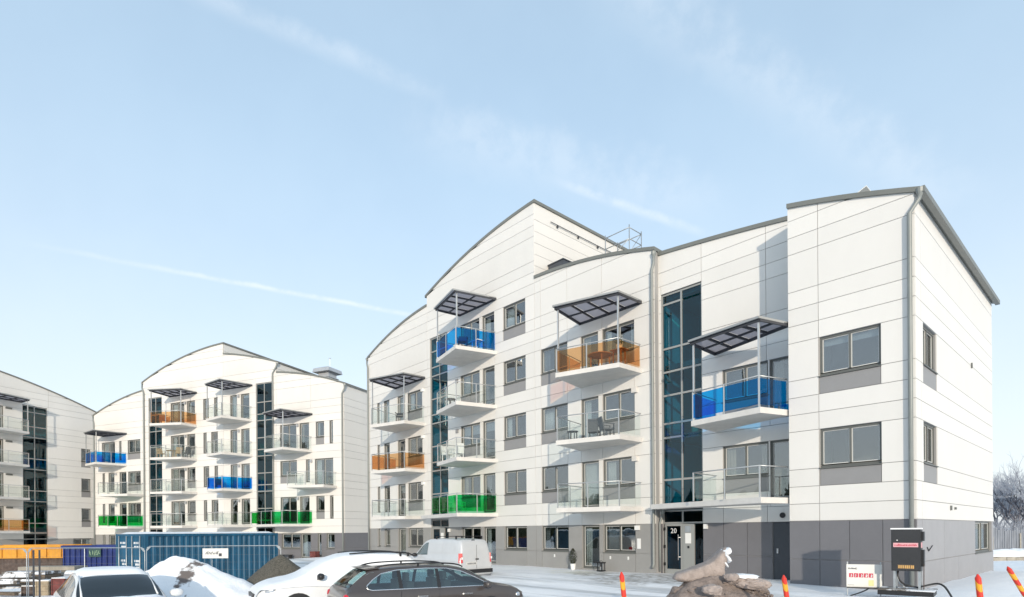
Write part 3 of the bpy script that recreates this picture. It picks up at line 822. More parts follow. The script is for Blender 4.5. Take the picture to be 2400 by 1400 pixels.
# fan boxes beside the balcony windows and small lamps
for k in (1, 2): mbox(F1, -10.74, -10.50, -0.16, 0.0, H(k)-0.24, H(k)-0.02).build('awning_box', 'concrete', main)
for k in (0,): mbox(F1, -10.66, -10.44, -0.1, 0.0, H(k)-0.26, H(k)-0.06).build('wall_lamp', 'white_plastic', main)
for k in (1, 2, 3): mbox(F1, -27.22, -27.02, -0.14, 0.0, H(k)-0.22, H(k)-0.03).build('wall_lamp', 'white_plastic', main)
for k in (2, 3): mbox(F1, -23.62, -23.40, -0.06, 0.0, H(k)-0.35, H(k)-0.12).build('wall_vent', 'spandrel', main)
mbox(F1, -10.58, -10.40, -0.02, 0.0, 1.0, 1.45).build('notice', 'white_plastic', main)
for s in (-15.6, -12.1, -11.1): mbox(F1, s, s+0.07, -0.02, 0.0, 0.50, 0.64).build('outlet', 'white_plastic', main)

# ------------------------------------------------------------------ second building
ANG2 = R(24.877)
def frame2(depth=46.3):
    FWv = Vector((-0.73599, 0.67699)); Rv = Vector((0.67699, 0.73599))
    a = -(1200.0-808.0)/1370.0
    return Vector((4.6008, -20.449)) + depth*(FWv + a*Rv)
O2 = frame2()
H20 = 1.78
def H_(k): return H20 + PITCH*k
b2 = thing('apartment_building', 'white apartment block with arched roofs behind the blue shipping container', 'building', (O2.x, O2.y, 0), ANG2)
G = front(0.0)
off = 0.08
yL = quad_fn([(-30.44, 13.67-off), (-26.5, 14.85-off), (-23.2, 15.40-off)])
yM = quad_fn([(-23.26, 16.2-off), (-18.0, 17.87-off), (-12.95, 18.52-off)])
yM2 = quad_fn([(-13.0, 17.6-off), (-9.63, 16.95-off), (-6.9, 16.2-off)])
yR = quad_fn([(-6.9, 15.3-off), (-3.16, 14.65-off), (0.1, 13.66-off)])
GB = -1.2
cols = [(-29.22, -28.84, 'slot', (0, 1, 2)), (-28.33, -27.45, 'slot', (0, 1, 2)), (-26.70, -25.72, 'door', (0, 1, 2)), (-25.48, -23.70, 'win', (1, 2)),
        (-29.28, -27.35, 'door', (3,)), (-26.73, -26.39, 'slot', (3,)), (-25.51, -23.73, 'win', (3,)), (-25.48, -23.70, 'plain', (0,))]
ops, specs = opening_list(cols)
facade(b2, G, -30.44, -23.26, rows_for(H20, GB, 16), [], ops, yL, H20, 'light_grey_panel'); put(b2, G, specs)
st1 = (-22.55, -20.76)
cols = [(-19.58, -17.81, 'door', (1, 2, 3, 4)), (-17.48, -16.46, 'win', (1, 2, 3, 4)), (-15.44, -15.02, 'slot', (1, 3)), (-15.44, -14.75, 'slot', (2, 4)),
        (-14.48, -13.67, 'slot', (1, 3)), (-14.1, -13.67, 'slot', (2, 4))]
ops, specs = opening_list(cols)
facade(b2, G, -23.26, -12.98, rows_for(H20, GB, 19.5), [], ops + [(st1[0], st1[1], -0.9, 14.55)], yM, H20, 'light_grey_panel'); put(b2, G, specs)
zl2 = [2.36]
while zl2[-1] < 13.4: zl2 += [zl2[-1]+0.55, zl2[-1]+1.55, zl2[-1]+3.01]
for st_ in (st1, (-9.20, -7.44)):
    glazing(b2, G, *st_, [2.33] + [z for z in zl2[1:] if z < 14.1] + [14.55], [sum(st_)/2])
    glazing(b2, G, *st_, [-0.9, 1.78, 2.31], [sum(st_)/2], 'entrance_glazing', 'entrance_glass')
cols = [(-12.17, -11.37, 'door', (1, 2, 3, 4)), (-10.92, -9.95, 'door', (1, 2, 3, 4))]
ops, specs = opening_list(cols)
facade(b2, G, -12.98, -6.95, rows_for(H20, GB, 18.6), [], ops + [(-9.20, -7.44, -0.9, 14.55)], yM2, H20, 'light_grey_panel'); put(b2, G, specs)
cols = [(-6.56, -4.83, 'door', (1, 3)), (-4.49, -3.51, 'door', (1, 3)), (-2.81, -1.98, 'win', (1, 3)), (-1.43, -1.09, 'slot', (1, 3)),
        (-6.56, -4.79, 'win', (2,)), (-3.85, -3.46, 'slot', (2,)), (-2.93, -1.09, 'door', (2,)),
        (-6.47, -4.52, 'plain', (0,)), (-4.43, -3.41, 'door', (0,)), (-2.71, -2.33, 'slot', (0,)), (-1.81, -1.0, 'plain', (0,))]
ops, specs = opening_list(cols)
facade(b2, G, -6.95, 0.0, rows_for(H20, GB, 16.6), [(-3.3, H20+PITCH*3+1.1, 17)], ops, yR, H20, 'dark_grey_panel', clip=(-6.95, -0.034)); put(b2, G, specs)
E2 = east(0.0)
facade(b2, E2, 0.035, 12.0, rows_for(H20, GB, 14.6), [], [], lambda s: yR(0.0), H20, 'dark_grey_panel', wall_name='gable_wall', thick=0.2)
facade(b2, east(-12.95), 0.06, 12.0, [16.6, 17.2, 17.8, 19.0], [], [], lambda s: yM(-12.95), 0.0, 'white_panel', wall_name='gable_wall', thick=0.2)
facade(b2, east(-6.92), 0.06, 12.0, [14.6, 15.6, 17.0], [], [], lambda s: yM2(-6.92), 0.0, 'white_panel', wall_name='gable_wall', thick=0.2)
for (a, b, zf, ends) in ((-30.44, -23.26, yL, (1, 1)), (-23.26, -13.17, yM, (1, 0)), (-12.94, -7.14, yM2, (0, 0)), (-6.9, -0.25, yR, (0, 0))): shell(b2, G, a, b, zf, 11.9, GB, ends)
for (a, b, zf, o0, o1) in ((-30.44, -23.27, yL, 0.12, 0), (-23.25, -12.95, yM, 0.15, 0.08), (-12.94, -6.93, yM2, 0, 0.12), (-6.92, 0.0, yR, 0, 0.15)): roof_of(b2, G, a, b, zf, 12.1, 0.06, o0, o1, t=0.13)
for (a, b, k) in ((-30.2, -23.4, 3), (-23.1, -13.2, 4), (-12.9, -7.15, 4), (-6.8, -0.3, 3)): interior(b2, G, a, b, H20, k)
zb2 = lambda n_: 2.33 + PITCH*(n_-1)
def tR(x): return [(x, 0.0), (x+0.45, -2.33), (x+3.4, -1.54), (x+3.45, 0.0)]
def tL(x): return [(x, 0.0), (x-0.03, -1.72), (x+2.5, -2.38), (x+3.4, 0.0)]
balcony(b2, tR(-26.75), zb2(1), 'green_glass', n_front=3); balcony(b2, tR(-26.75), zb2(2), 'clear_glass', n_front=3); balcony(b2, tL(-29.0), zb2(3), 'blue_glass', zb2(4)+0.02)
for n_, c_ in ((1, 'clear_glass'), (2, 'clear_glass'), (3, 'clear_glass'), (4, 'amber_glass')): balcony(b2, tR(-19.65), zb2(n_), c_, zb2(5)+0.02 if n_ == 4 else None)
for n_, c_ in ((1, 'clear_glass'), (2, 'blue_glass'), (3, 'clear_glass'), (4, 'clear_glass')): balcony(b2, tL(-13.0), zb2(n_), c_, zb2(5)+0.02 if n_ == 4 else None)
balcony(b2, [(-8.9, 0), (-8.8, -1.0), (-4.1, -2.38), (-3.15, 0)], zb2(1), 'green_glass', n_front=3); balcony(b2, tR(-4.15), zb2(2), 'clear_glass'); balcony(b2, tL(-6.55), zb2(3), 'clear_glass', zb2(4)+0.02)
downpipe(b2, [(-30.6, 0.02, 13.5), (-30.5, -0.05, 13.2), (-30.34, -0.10, 12.8), (-30.34, -0.10, 6), (-30.34, -0.10, -0.5)], 0.06)
downpipe(b2, [(-23.42, 0.02, 16.0), (-23.35, -0.05, 15.6), (-23.08, -0.10, 15.1), (-23.08, -0.10, 6), (-23.08, -0.10, -0.5)], 0.07)
downpipe(b2, [(-6.80, -0.02, 15.95), (-6.95, -0.08, 15.6), (-7.25, -0.10, 15.2), (-7.25, -0.10, 6), (-7.25, -0.10, -0.5)], 0.06)
downpipe(b2, [(0.12, -0.02, 13.45), (0.10, -0.06, 13.2), (-0.10, -0.10, 12.8), (-0.10, -0.10, 6), (-0.10, -0.10, -0.5)], 0.065)
for s, ks in ((-27.2, (1, 2)), (-17.68, (1, 2, 3, 4)), (-11.2, (1, 2, 3, 4)), (-4.72, (1, 3)), (-3.32, (2,))):
    for k in ks: mbox(G, s, s+0.16, -0.16, 0.0, H_(k)-0.26, H_(k)-0.05).build('wall_lamp', 'vent_metal', b2)

# ------------------------------------------------------------------ third building (wing beyond)
b1 = thing('apartment_building', 'pale apartment wing with dark glazed stair behind the yellow skip', 'building', (O2.x, O2.y, 0), ANG2)
H10 = 1.42
def H_(k): return H10 + PITCH*k
X1 = -32.5
K = east(X1)
wz = quad_fn([(1.37, 14.36), (-6.78, 16.46), (-14.0, 17.2)])
cols = [(0.04, 0.92, 'win', (1, 2, 3)), (-8.7, -6.55, 'door', (1, 2, 3, 4)), (-0.75, 1.0, 'plain', (0,)), (-12.6, -10.8, 'win', (1, 2, 3, 4))]
ops, specs = opening_list(cols)
facade(b1, K, -16.0, 3.0, rows_for(H10, GB, 18.2), [(-2.9, 13.4, 18), (-2.3, 4.9, 5.6)], ops + [(-5.05, -3.0, -1.1, 13.9)], wz, H10, 'light_grey_panel'); put(b1, K, specs)
glazing(b1, K, -5.05, -3.0, [2.0] + [z for z in [2.0+0.9, 4.95, 5.95, 7.95, 8.95, 10.95, 11.95, 13.3] ] + [13.88], [-4.05])
glazing(b1, K, -5.05, -3.0, [-1.1, 1.42, 1.98], [-4.05], 'entrance_glazing', 'entrance_glass')
shell(b1, K, -16.0, 3.0, wz, 11.9, GB, (1, 1)); roof_of(b1, K, -16.0, 3.0, wz, 12.0, 0.06, 0.1, 0.1, t=0.13); interior(b1, K, -15.8, 2.8, H10, 3)
for n_, c_ in ((1, 'amber_glass'), (2, 'clear_glass'), (3, 'clear_glass'), (4, 'clear_glass')):
    z_ = 1.97 + PITCH*(n_-1)
    balcony(b1, [(X1, -9.2), (X1+2.2, -8.9), (X1+1.5, -5.3), (X1, -5.15)], z_, c_, z_+PITCH+0.02 if n_ == 4 else None)
for k in (1, 2, 3, 4): mbox(K, -6.4, -5.9, -0.08, 0.0, H_(k)-0.2, H_(k)-0.06).build('wall_lamp', 'frame', b1)

# ------------------------------------------------------------------ roof furniture
def l2w(x, y, z):
    c, s = math.cos(ANG2), math.sin(ANG2)
    return (O2.x + x*c - y*s, O2.y + x*s + y*c, z)
# scaffold tower on the lower roof beside the tall gable
sc = thing('scaffold_tower', 'bare scaffold tower of thin tubes standing on the arched roof', 'scaffold', (-14.8, 5.85, 14.7))
X0, X1_, Y0, Y1 = -0.8, 0.8, -0.55, 0.55
for x in (X0, X1_):
    for y in (Y0, Y1): MB().tube([(x, y, 0.05 if x < 0 else -0.25), (x, y, 3.4)], 0.026, 6).build('standard', 'galvanised', sc, True)
for z in (3.25, 2.65, 1.9):
    for a, b in (((X0, Y0), (X1_, Y0)), ((X1_, Y0), (X1_, Y1)), ((X1_, Y1), (X0, Y1)), ((X0, Y1), (X0, Y0))):
        MB().tube([(*a, z), (*b, z)], 0.024, 6).build('ledger', 'galvanised', sc, True)
for a, b in (((X1_, Y0, 1.9), (X1_, Y1, 3.25)), ((X0, Y0, 1.9), (X1_, Y0, 2.65))): MB().tube([a, b], 0.02, 6).build('brace', 'galvanised', sc, True)
# dark plant box on the roof
rb = thing('roof_plant_box', 'dark grey plant box on the roof against the tall gable', 'plant box', (-16.2, 2.9, 14.98))
box_obj('casing', 'cabinet_grey' if 'cabinet_grey' in MATS else 'dark_door', rb, -0.60, 0.45, -0.9, 0.9, -0.12, 0.86)
box_obj('lid', 'dark_door', rb, -0.64, 0.49, -0.94, 0.94, 0.862, 0.91)
# light mast on the corner roof
mst = thing('roof_hatch', 'thin pale roof hatch tilted open on the corner roof', 'hatch', (-2.1, 1.6, 12.62))
MB().prism([(-0.5, -0.4, 0.0), (0.5, -0.4, 0.45), (0.5, 0.4, 0.45), (-0.5, 0.4, 0.0)], [(-0.5, -0.4, 0.03), (0.5, -0.4, 0.48), (0.5, 0.4, 0.48), (-0.5, 0.4, 0.03)]).build('lid', 'white_plastic', mst)
MB().bar((0.45, 0, -0.2), (0.45, 0, 0.45), 0.03, 0.03).build('stay', 'galvanised', mst)
# ventilation hood on the second building
vh = thing('ventilation_hood', 'square metal ventilation hood on the arched roof behind the blue container', 'vent', l2w(-5.1, 4.2, 14.9), ANG2)
MB().box(-0.62, 0.62, -0.62, 0.62, -0.3, 0.62).build('plinth', 'vent_metal', vh)
MB().box(-0.70, 0.70, -0.70, 0.70, 0.622, 0.68).build('flange', 'vent_metal', vh)
MB().box(-0.55, 0.55, -0.55, 0.55, 0.682, 1.10).build('neck', 'vent_metal', vh)
MB().prism([(-0.92, -0.92, 1.102), (0.92, -0.92, 1.102), (0.92, 0.92, 1.102), (-0.92, 0.92, 1.102)], [(-0.85, -0.85, 1.42), (0.85, -0.85, 1.42), (0.85, 0.85, 1.42), (-0.85, 0.85, 1.42)]).prism([(-0.85, -0.85, 1.422), (0.85, -0.85, 1.422), (0.85, 0.85, 1.422), (-0.85, 0.85, 1.422)], [(-0.4, -0.4, 1.62), (0.4, -0.4, 1.62), (0.4, 0.4, 1.62), (-0.4, 0.4, 1.62)]).build('cap', 'vent_metal', vh)
am = thing('roof_mast', 'thin mast with a small cross top on the arched roof by the ventilation hood', 'mast', l2w(-5.9, 5.5, 14.9), ANG2)
MB().tube([(0, 0, -0.3), (0, 0, 2.9)], 0.02, 6).build('pole', 'galvanised', am)
MB().bar((-0.12, 0, 2.9), (0.12, 0, 2.9), 0.03, 0.06).build('crosspiece', 'galvanised', am)
pf = thing('roof_pipe', 'short capped roof pipe beyond the ventilation hood', 'roof pipe', l2w(-0.6, 9.0, 13.75), ANG2)
MB().tube([(0, 0, -0.4), (0, 0, 0.8)], 0.06, 8).build('pipe', 'vent_metal', pf, True)
MB().lathe([(0.13, 0.8), (0.13, 0.95)], 8).build('cap', 'vent_metal', pf)

# ------------------------------------------------------------------ things on the balconies
def chair(label, loc, rz, m='wicker', high=0.95, group=None):
    t = thing('balcony_chair', label, 'chair', loc, rz, group)
    box_obj('seat', m, t, -0.26, 0.26, -0.26, 0.26, 0.40, 0.46)
    MB().prism([(-0.26, 0.20, 0.44), (0.26, 0.20, 0.44), (0.26, 0.26, 0.44), (-0.26, 0.26, 0.44)], [(-0.24, 0.32, high), (0.24, 0.32, high), (0.24, 0.37, high), (-0.24, 0.37, high)]).build('backrest', m, t)
    for sx in (-1, 1):
        MB().bar((sx*0.27, -0.24, 0.64), (sx*0.27, 0.26, 0.66), 0.05, 0.03).build('armrest', m, t)
        for sy in (-1, 1): MB().bar((sx*0.23, sy*0.23, 0.0), (sx*0.23, sy*0.22, 0.64 if sy < 0 else 0.42), 0.04, 0.04).build('leg', m, t)
    return t
def table(label, loc, rz, m='wood_furniture', r=0.4, h=0.72, rnd_=True):
    t = thing('balcony_table', label, 'table', loc, rz)
    if rnd_: MB().lathe([(r, h-0.03), (r, h)], 20).build('tabletop', m, t)
    else: box_obj('tabletop', m, t, -r, r, -r*0.7, r*0.7, h-0.03, h)
    for sx in (-1, 1):
        for sy in (-1, 1): MB().bar((sx*r*0.55, sy*r*0.5, 0), (sx*r*0.55, sy*r*0.5, h-0.031), 0.04, 0.04).build('leg', m, t)
    return t
def pot_plant(label, loc, h=0.5, pot='black_plastic', m='leaf', cat='plant'):
    t = thing('potted_plant', label, cat, loc)
    MB().lathe([(0.10, 0), (0.14, 0.22)], 12).build('pot', pot, t)
    mb = MB()
    for i in range(70):
        a = rnd.uniform(0, 6.28); rr = rnd.uniform(0.02, 0.2); z = 0.22 + rnd.uniform(0.02, h)
        p = Vector((rr*math.cos(a), rr*math.sin(a), z)); d = Vector((math.cos(a), math.sin(a), rnd.uniform(-0.2, 0.9))).normalized()*0.09
        s_ = d.cross(Vector((0, 0, 1))).normalized()*0.025
        o = len(mb.v); mb.v += [tuple(p), tuple(p+d*0.5+s_), tuple(p+d), tuple(p+d*0.5-s_)]; mb.f.append((o, o+1, o+2, o+3))
    mb.build('foliage', m, t)
    MB().tube([(0, 0, 0.2), (0, 0, 0.22+h*0.8)], 0.012, 6).build('stem', 'bark', t)
    return t
fz = lambda n_: zb(n_) + 0.20
chair('grey wicker chair on the clear balcony below the amber one, beside the post', (-11.5, 0.1, fz(2)), 2.6)
chair('grey wicker chair turned to the wall on the balcony below the amber one', (-12.3, 0.15, fz(2)), 3.6)
table('small dark side table on the clear balcony below the amber one', (-12.9, -0.6, fz(2)), 0.3, 'wicker', 0.26, 0.45)
table('wooden table with plant on the amber balcony under a canopy', (-10.85, 0.15, fz(3)), 0.1, 'wood_furniture', 0.34, 0.78, False)
pot_plant('leafy plant on the wooden table of the amber balcony', (-10.85, 0.15, fz(3)+0.78), 0.4, 'white_plastic')
table('large round brown table seen through the amber glass', (-11.7, -0.1, fz(3)), 0, 'tan_furniture', 0.55, 0.70)
chair('dark lounge chair behind the blue glass of the highest balcony', (-20.95, -0.55, fz(4)), 0.8, 'wicker', 0.85)
table('small table behind the blue glass of the highest balcony', (-20.5, 0.1, fz(4)), 0, 'white_plastic', 0.35, 0.5, False)
table('metal cafe table on the clear balcony below the highest blue one', (-22.6, -0.2, fz(3)), 0.2, 'wicker', 0.32, 0.62)
chair('white chair at the outer end of the clear balcony above the green one', (-22.7, -0.3, fz(2)), 1.6, 'white_plastic')
chair('white chair by the wall on the clear balcony above the green one', (-21.9, -0.2, fz(2)), 4.4, 'white_plastic')
chair('pale chair behind green glass over the first stair entrance', (-21.6, -0.3, fz(1)), 2.2, 'white_plastic', 1.0)
chair('dark folded recliner on the clear balcony with canopy next to the tall stair strip', (-28.0, -0.2, fz(3)), 0.9, 'black_plastic', 0.7)
pot_plant('small hanging basket plant standing under the canopy of the amber balcony', (-12.4, 0.3, fz(3)), 0.5, 'wood_furniture')
fz2 = lambda n_: zb2(n_) + 0.20
def b2chair(label, x, y, n_, rz, m): 
    return chair(label, l2w(x, y, fz2(n_)), rz + ANG2, m)
b2chair('tan garden chair by the stair glass, below the amber balcony behind the container', -19.0, -1.4, 3, 1.4, 'tan_furniture')
b2chair('tan garden chair next to the round tan table behind the container', -17.4, -0.9, 3, 4.2, 'tan_furniture')
b2chair('grey garden chair at the end of the balcony below the amber one behind the container', -16.7, -0.7, 3, 4.6, 'wicker')
table('round tan table on the balcony below the amber one behind the container', l2w(-18.2, -1.1, fz2(3)), 0, 'tan_furniture', 0.42)
b2chair('dark chair behind the blue glass of the balcony below two clear ones', -12.2, -1.2, 2, 1.0, 'wicker')
b2chair('brown chair behind amber glass under the canopy by the downpipe', -18.8, -1.3, 4, 1.2, 'wood_furniture')
b2chair('grey chair under the canopy above the glazed pair of doors', -5.2, -0.9, 3, 2.2, 'wicker')

# ------------------------------------------------------------------ building site: container, skips, pipes, timber
def gz(x, y): return ground_z(x, y)
CT = thing('shipping_container', 'blue corrugated shipping container with snow along its roof', 'container', (-22.45, -15.44, -0.78), R(105))
# local: x along the long side, door end at x = 0, width to +y
L_, W2, Hc = 6.06, 2.44, 2.59
def corrugated(x0, x1, y, z0, z1, out, n_):
    mb = MB(); pts = []
    for i in range(n_):
        a = x0 + (x1-x0)*i/n_; st = (x1-x0)/n_
        pts += [(a, 0.0), (a+st*0.26, 0.0), (a+st*0.38, 0.04), (a+st*0.74, 0.04), (a+st*0.88, 0.0)]
    pts.append((x1, 0.0))
    for (a, da), (b, db) in zip(pts[:-1], pts[1:]):
        ya, yb = y - out*da, y - out*db
        o = len(mb.v); mb.v += [(a, ya, z0), (b, yb, z0), (b, yb, z1), (a, ya, z1)]
        mb.f.append((o, o+1, o+2, o+3) if out < 0 else (o+3, o+2, o+1, o))
    return mb
body = box_obj('body', 'container_blue', CT, 0.06, L_-0.05, 0.10, W2-0.10, 0.15, Hc-0.03)
corrugated(0.12, L_-0.12, 0.045, 0.14, Hc-0.10, -1, 22).build('side_panel', 'container_blue', CT)
corrugated(0.12, L_-0.12, W2-0.045, 0.14, Hc-0.10, 1, 22).build('side_panel', 'container_blue', CT)
fr = MB()
for x in (0.0, L_-0.12):
    for y in (0.0, W2-0.12): fr.box(x, x+0.12, y, y+0.12, 0.0, Hc)
for y in (0.0, W2-0.10): fr.box(0.12, L_-0.12, y, y+0.10, 0.0, 0.14); fr.box(0.12, L_-0.12, y, y+0.08, Hc-0.10, Hc)
for x in (0.0, L_-0.10): fr.box(x, x+0.10, 0.12, W2-0.12, 0.0, 0.14); fr.box(x, x+0.10, 0.12, W2-0.12, Hc-0.12, Hc)
fr.build('corner_frame', 'container_blue', CT)
for y in (0.13, W2/2+0.01):
    dpl = box_obj('door', 'container_blue', CT, -0.005, 0.055, y, y+W2/2-0.14, 0.15, Hc-0.13)
    for yy in (y+0.22, y+W2/2-0.36):
        MB().tube([(-0.035, yy, 0.10), (-0.035, yy, Hc-0.08)], 0.022, 8).build('locking_bar', 'galvanised', dpl, True)
    g = MB()
    for row, (z, ww) in enumerate(((2.18, 0.5), (2.02, 0.4), (1.45, 0.42), (1.31, 0.34), (1.18, 0.30), (0.78, 0.55))):
        x_ = y + 0.30
        while x_ < y + 0.30 + ww:
            w_ = rnd.uniform(0.035, 0.07); g.box(-0.009, -0.0055, x_, x_+w_, z, z+0.085); x_ += w_ + rnd.choice((0.018, 0.018, 0.06))
    g.build('lettering', 'print_white', dpl)
sn = MB(); nx, ny = 24, 8
for j in range(ny+1):
    for i in range(nx+1):
        x = 0.03 + (L_-0.06)*i/nx; y = 0.03 + (W2-0.06)*j/ny
        e = min(i, nx-i, j, ny-j); sn.v.append((x, y, Hc + (0.004 if e == 0 else 0.07 + 0.03*noise.noise(Vector((x, y, 3))))))
for j in range(ny):
    for i in range(nx): sn.f.append((j*(nx+1)+i, j*(nx+1)+i+1, (j+1)*(nx+1)+i+1, (j+1)*(nx+1)+i))
sn.build('snow_cover', 'snow', CT, True)
def skip(name, label, loc, rz, L, W, Hh, m, ribs, z0=0.15):
    t = thing(name, label, 'skip', loc, rz)
    mb = MB(); th = 0.06
    mb.box(0, L, 0, th, z0, Hh).box(0, L, W-th, W, z0, Hh).box(0, th, th, W-th, z0, Hh).box(L-th, L, th, W-th, z0, Hh).box(th, L-th, th, W-th, z0, z0+0.06)
    b = mb.build('tub', m, t)
    for i in range(ribs):
        x = 0.1 + (L-0.2)*i/(ribs-1)
        MB().box(x-0.035, x+0.035, -0.07, -0.002, z0+0.05, Hh-0.12).build('rib', m, b)
    MB().box(-0.04, L+0.04, -0.09, -0.001, Hh-0.115, Hh+0.02).box(-0.04, L+0.04, W+0.001, W+0.09, Hh-0.115, Hh+0.02).build('top_rail', m, b)
    for y in (0.3, W-0.4): MB().box(0.1, L-0.1, y, y+0.12, -0.02, z0-0.001).build('skid', 'rusty_steel', t)
    return t
def cam_at(px, t, z):
    FWv = Vector((-0.73599, 0.67699)); Rv = Vector((0.67699, 0.73599)); a = (px-1200.0)/1370.0
    q = Vector((4.6008, -20.449)) + t*(FWv + a*Rv); return (q.x, q.y, z)
ax = math.atan2(0.73599, 0.67699)
p0 = cam_at(147, 31.5, -0.72)
skip('waste_skip', 'dark blue ribbed waste skip between yellow skip and blue container', p0, ax-0.12, 4.6, 2.2, 1.92, 'skip_blue', 15)
bn = thing('banner', 'small green banner with pale scrawled lettering on the dark blue skip', 'banner', tuple(Vector(p0) + Vector((math.cos(ax-0.12)*1.65, math.sin(ax-0.12)*1.65, 1.32))), ax-0.12)
box_obj('cloth', 'banner_green', bn, 0, 0.72, -0.135, -0.115, 0.0, 0.46)
g = MB(); rr2 = random.Random(3)
for i in range(5):
    x = 0.06 + i*0.125
    pts = [(x + rr2.uniform(0, 0.11), -0.14, 0.08 + rr2.uniform(0, 0.3)) for _ in range(5)]
    g.tube(pts, 0.014, 5)
g.build('lettering', 'print_green', bn)
p1 = cam_at(-70, 32.5, -0.72)
ys = skip('waste_skip', 'yellow orange waste skip raised on a dark base by the pale wing', p1, ax+0.03, 5.05, 2.2, 1.93, 'skip_yellow', 7, 1.22)
MB().box(0.2, 4.9, 0.15, 2.0, -0.02, 1.215).build('base_frame', 'rusty_steel', ys)
jb = thing('pallet_stack', 'snow dusted stack of grey boards under the yellow skip', 'pallets', cam_at(70, 28.0, -0.70), ax)
for i in range(5): box_obj('board', 'timber' if i % 2 else 'snowy_junk', jb, -1.1+0.04*i, 1.1, -0.5, 0.5, i*0.16, i*0.16+0.13)
jb2 = thing('concrete_slab_stack', 'stack of grey concrete slabs in front of the yellow skip', 'slabs', cam_at(125, 29.5, -0.70), ax+0.05)
for i in range(4): box_obj('slab', 'tan_stone', jb2, -1.5+0.05*i, 1.35, -0.5, 0.5, i*0.24, i*0.24+0.2)
# insulated pipes with snow on top
for i, (dy, z, lab) in enumerate(((0.0, 0.20, 'lower insulated pipe lying under another by the container doors'), (0.12, 0.625, 'upper insulated pipe with a white snow cap by the container doors'))):
    q = cam_at(214, 24.5 + dy, -0.62)
    pt = thing('insulated_pipe', lab, 'pipe', (q[0], q[1], q[2] + z + 0.02 + i*0.03), ax-0.05)
    MB().tube([(-1.05, 0, 0), (0.95, 0, 0)], 0.21, 18).build('jacket', 'pipe_insulation', pt, True)
    mb = MB(); 
    for k in range(13):
        x = -1.05 + 2.0*k/12
        for a in (35, 62, 90, 118, 145): mb.v.append((x, 0.225*math.cos(R(a)), 0.212*math.sin(R(a)) + (0.03 if 50 < a < 130 else -0.012) + 0.01*noise.noise(Vector((x*3, a, i)))))
    for k in range(12):
        for j in range(4): mb.f.append((k*5+j, (k+1)*5+j, (k+1)*5+j+1, k*5+j+1))
    mb.build('snow_cap', 'snow', pt, True)
q = cam_at(112, 23.0, -0.62)
for i, (dx, m_, lab) in enumerate(((-0.55, 'rusty_steel', 'dark rusty crate beside the red one near the fence'), (0.0, 'pale_timber', 'pale wooden crate between a rusty and a red crate'), (0.62, 'red_crate', 'dark red crate next to a pale wooden crate'))):
    t = thing('crate', lab, 'crate', (q[0] + dx*math.cos(ax), q[1] + dx*math.sin(ax), q[2]), ax)
    hh = (0.42, 0.62, 0.72)[i]
    for zz in range(3): box_obj('plank', m_, t, -0.27, 0.27, -0.3, -0.272, 0.02+zz*hh/3, (zz+1)*hh/3)
    box_obj('core', m_, t, -0.26, 0.26, -0.27, 0.27, 0.0, hh-0.02)
    for sx in (-0.25, 0.21): box_obj('batten', m_, t, sx, sx+0.04, -0.325, -0.301, 0.0, hh)
    box_obj('snow_cover', 'snow', t, -0.27, 0.27, -0.28, 0.28, hh-0.019, hh+0.035)
q = cam_at(28, 22.5, -0.6)
for i in range(7):
    a = ax + rnd.uniform(-0.25, 0.25); lab = 'weathered timber piece in the loose snowy pile near the fence posts'
    t = MB().bar((-1.0, 0, 0), (1.0, 0, 0), 0.16, 0.12).build('loose_timber', 'timber' if i % 2 else 'snowy_junk')
    t.location = (q[0] + rnd.uniform(-0.9, 0.7), q[1] + rnd.uniform(-0.8, 0.6), q[2] + 0.10 + 0.125*i); t.rotation_euler = (0, rnd.uniform(-0.03, 0.03), a)
    tag(t, lab, 'timber', 'timber pile near the fence')
bx = thing('wooden_planter', 'small brown wooden box beside a ground floor door behind the cars', 'planter', l2w(-2.35, -0.75, -0.42), ANG2)
for k in range(4): box_obj('plank', 'red_crate', bx, -0.28, 0.28, -0.25, 0.25, 0.01+k*0.19, 0.18+k*0.19)
for i, (x, y, lab) in enumerate(((-5.4, -0.6, 'dark doormat bench by the ground floor window beside the brown planter'),)):
    t = thing('bench', lab, 'bench', l2w(x, y, -0.42), ANG2)
    box_obj('seat', 'cabinet_dark', t, -0.5, 0.5, -0.2, 0.2, 0.40, 0.46)
    for sx in (-0.42, 0.36): box_obj('leg', 'cabinet_dark', t, sx, sx+0.06, -0.18, 0.18, 0.0, 0.399)

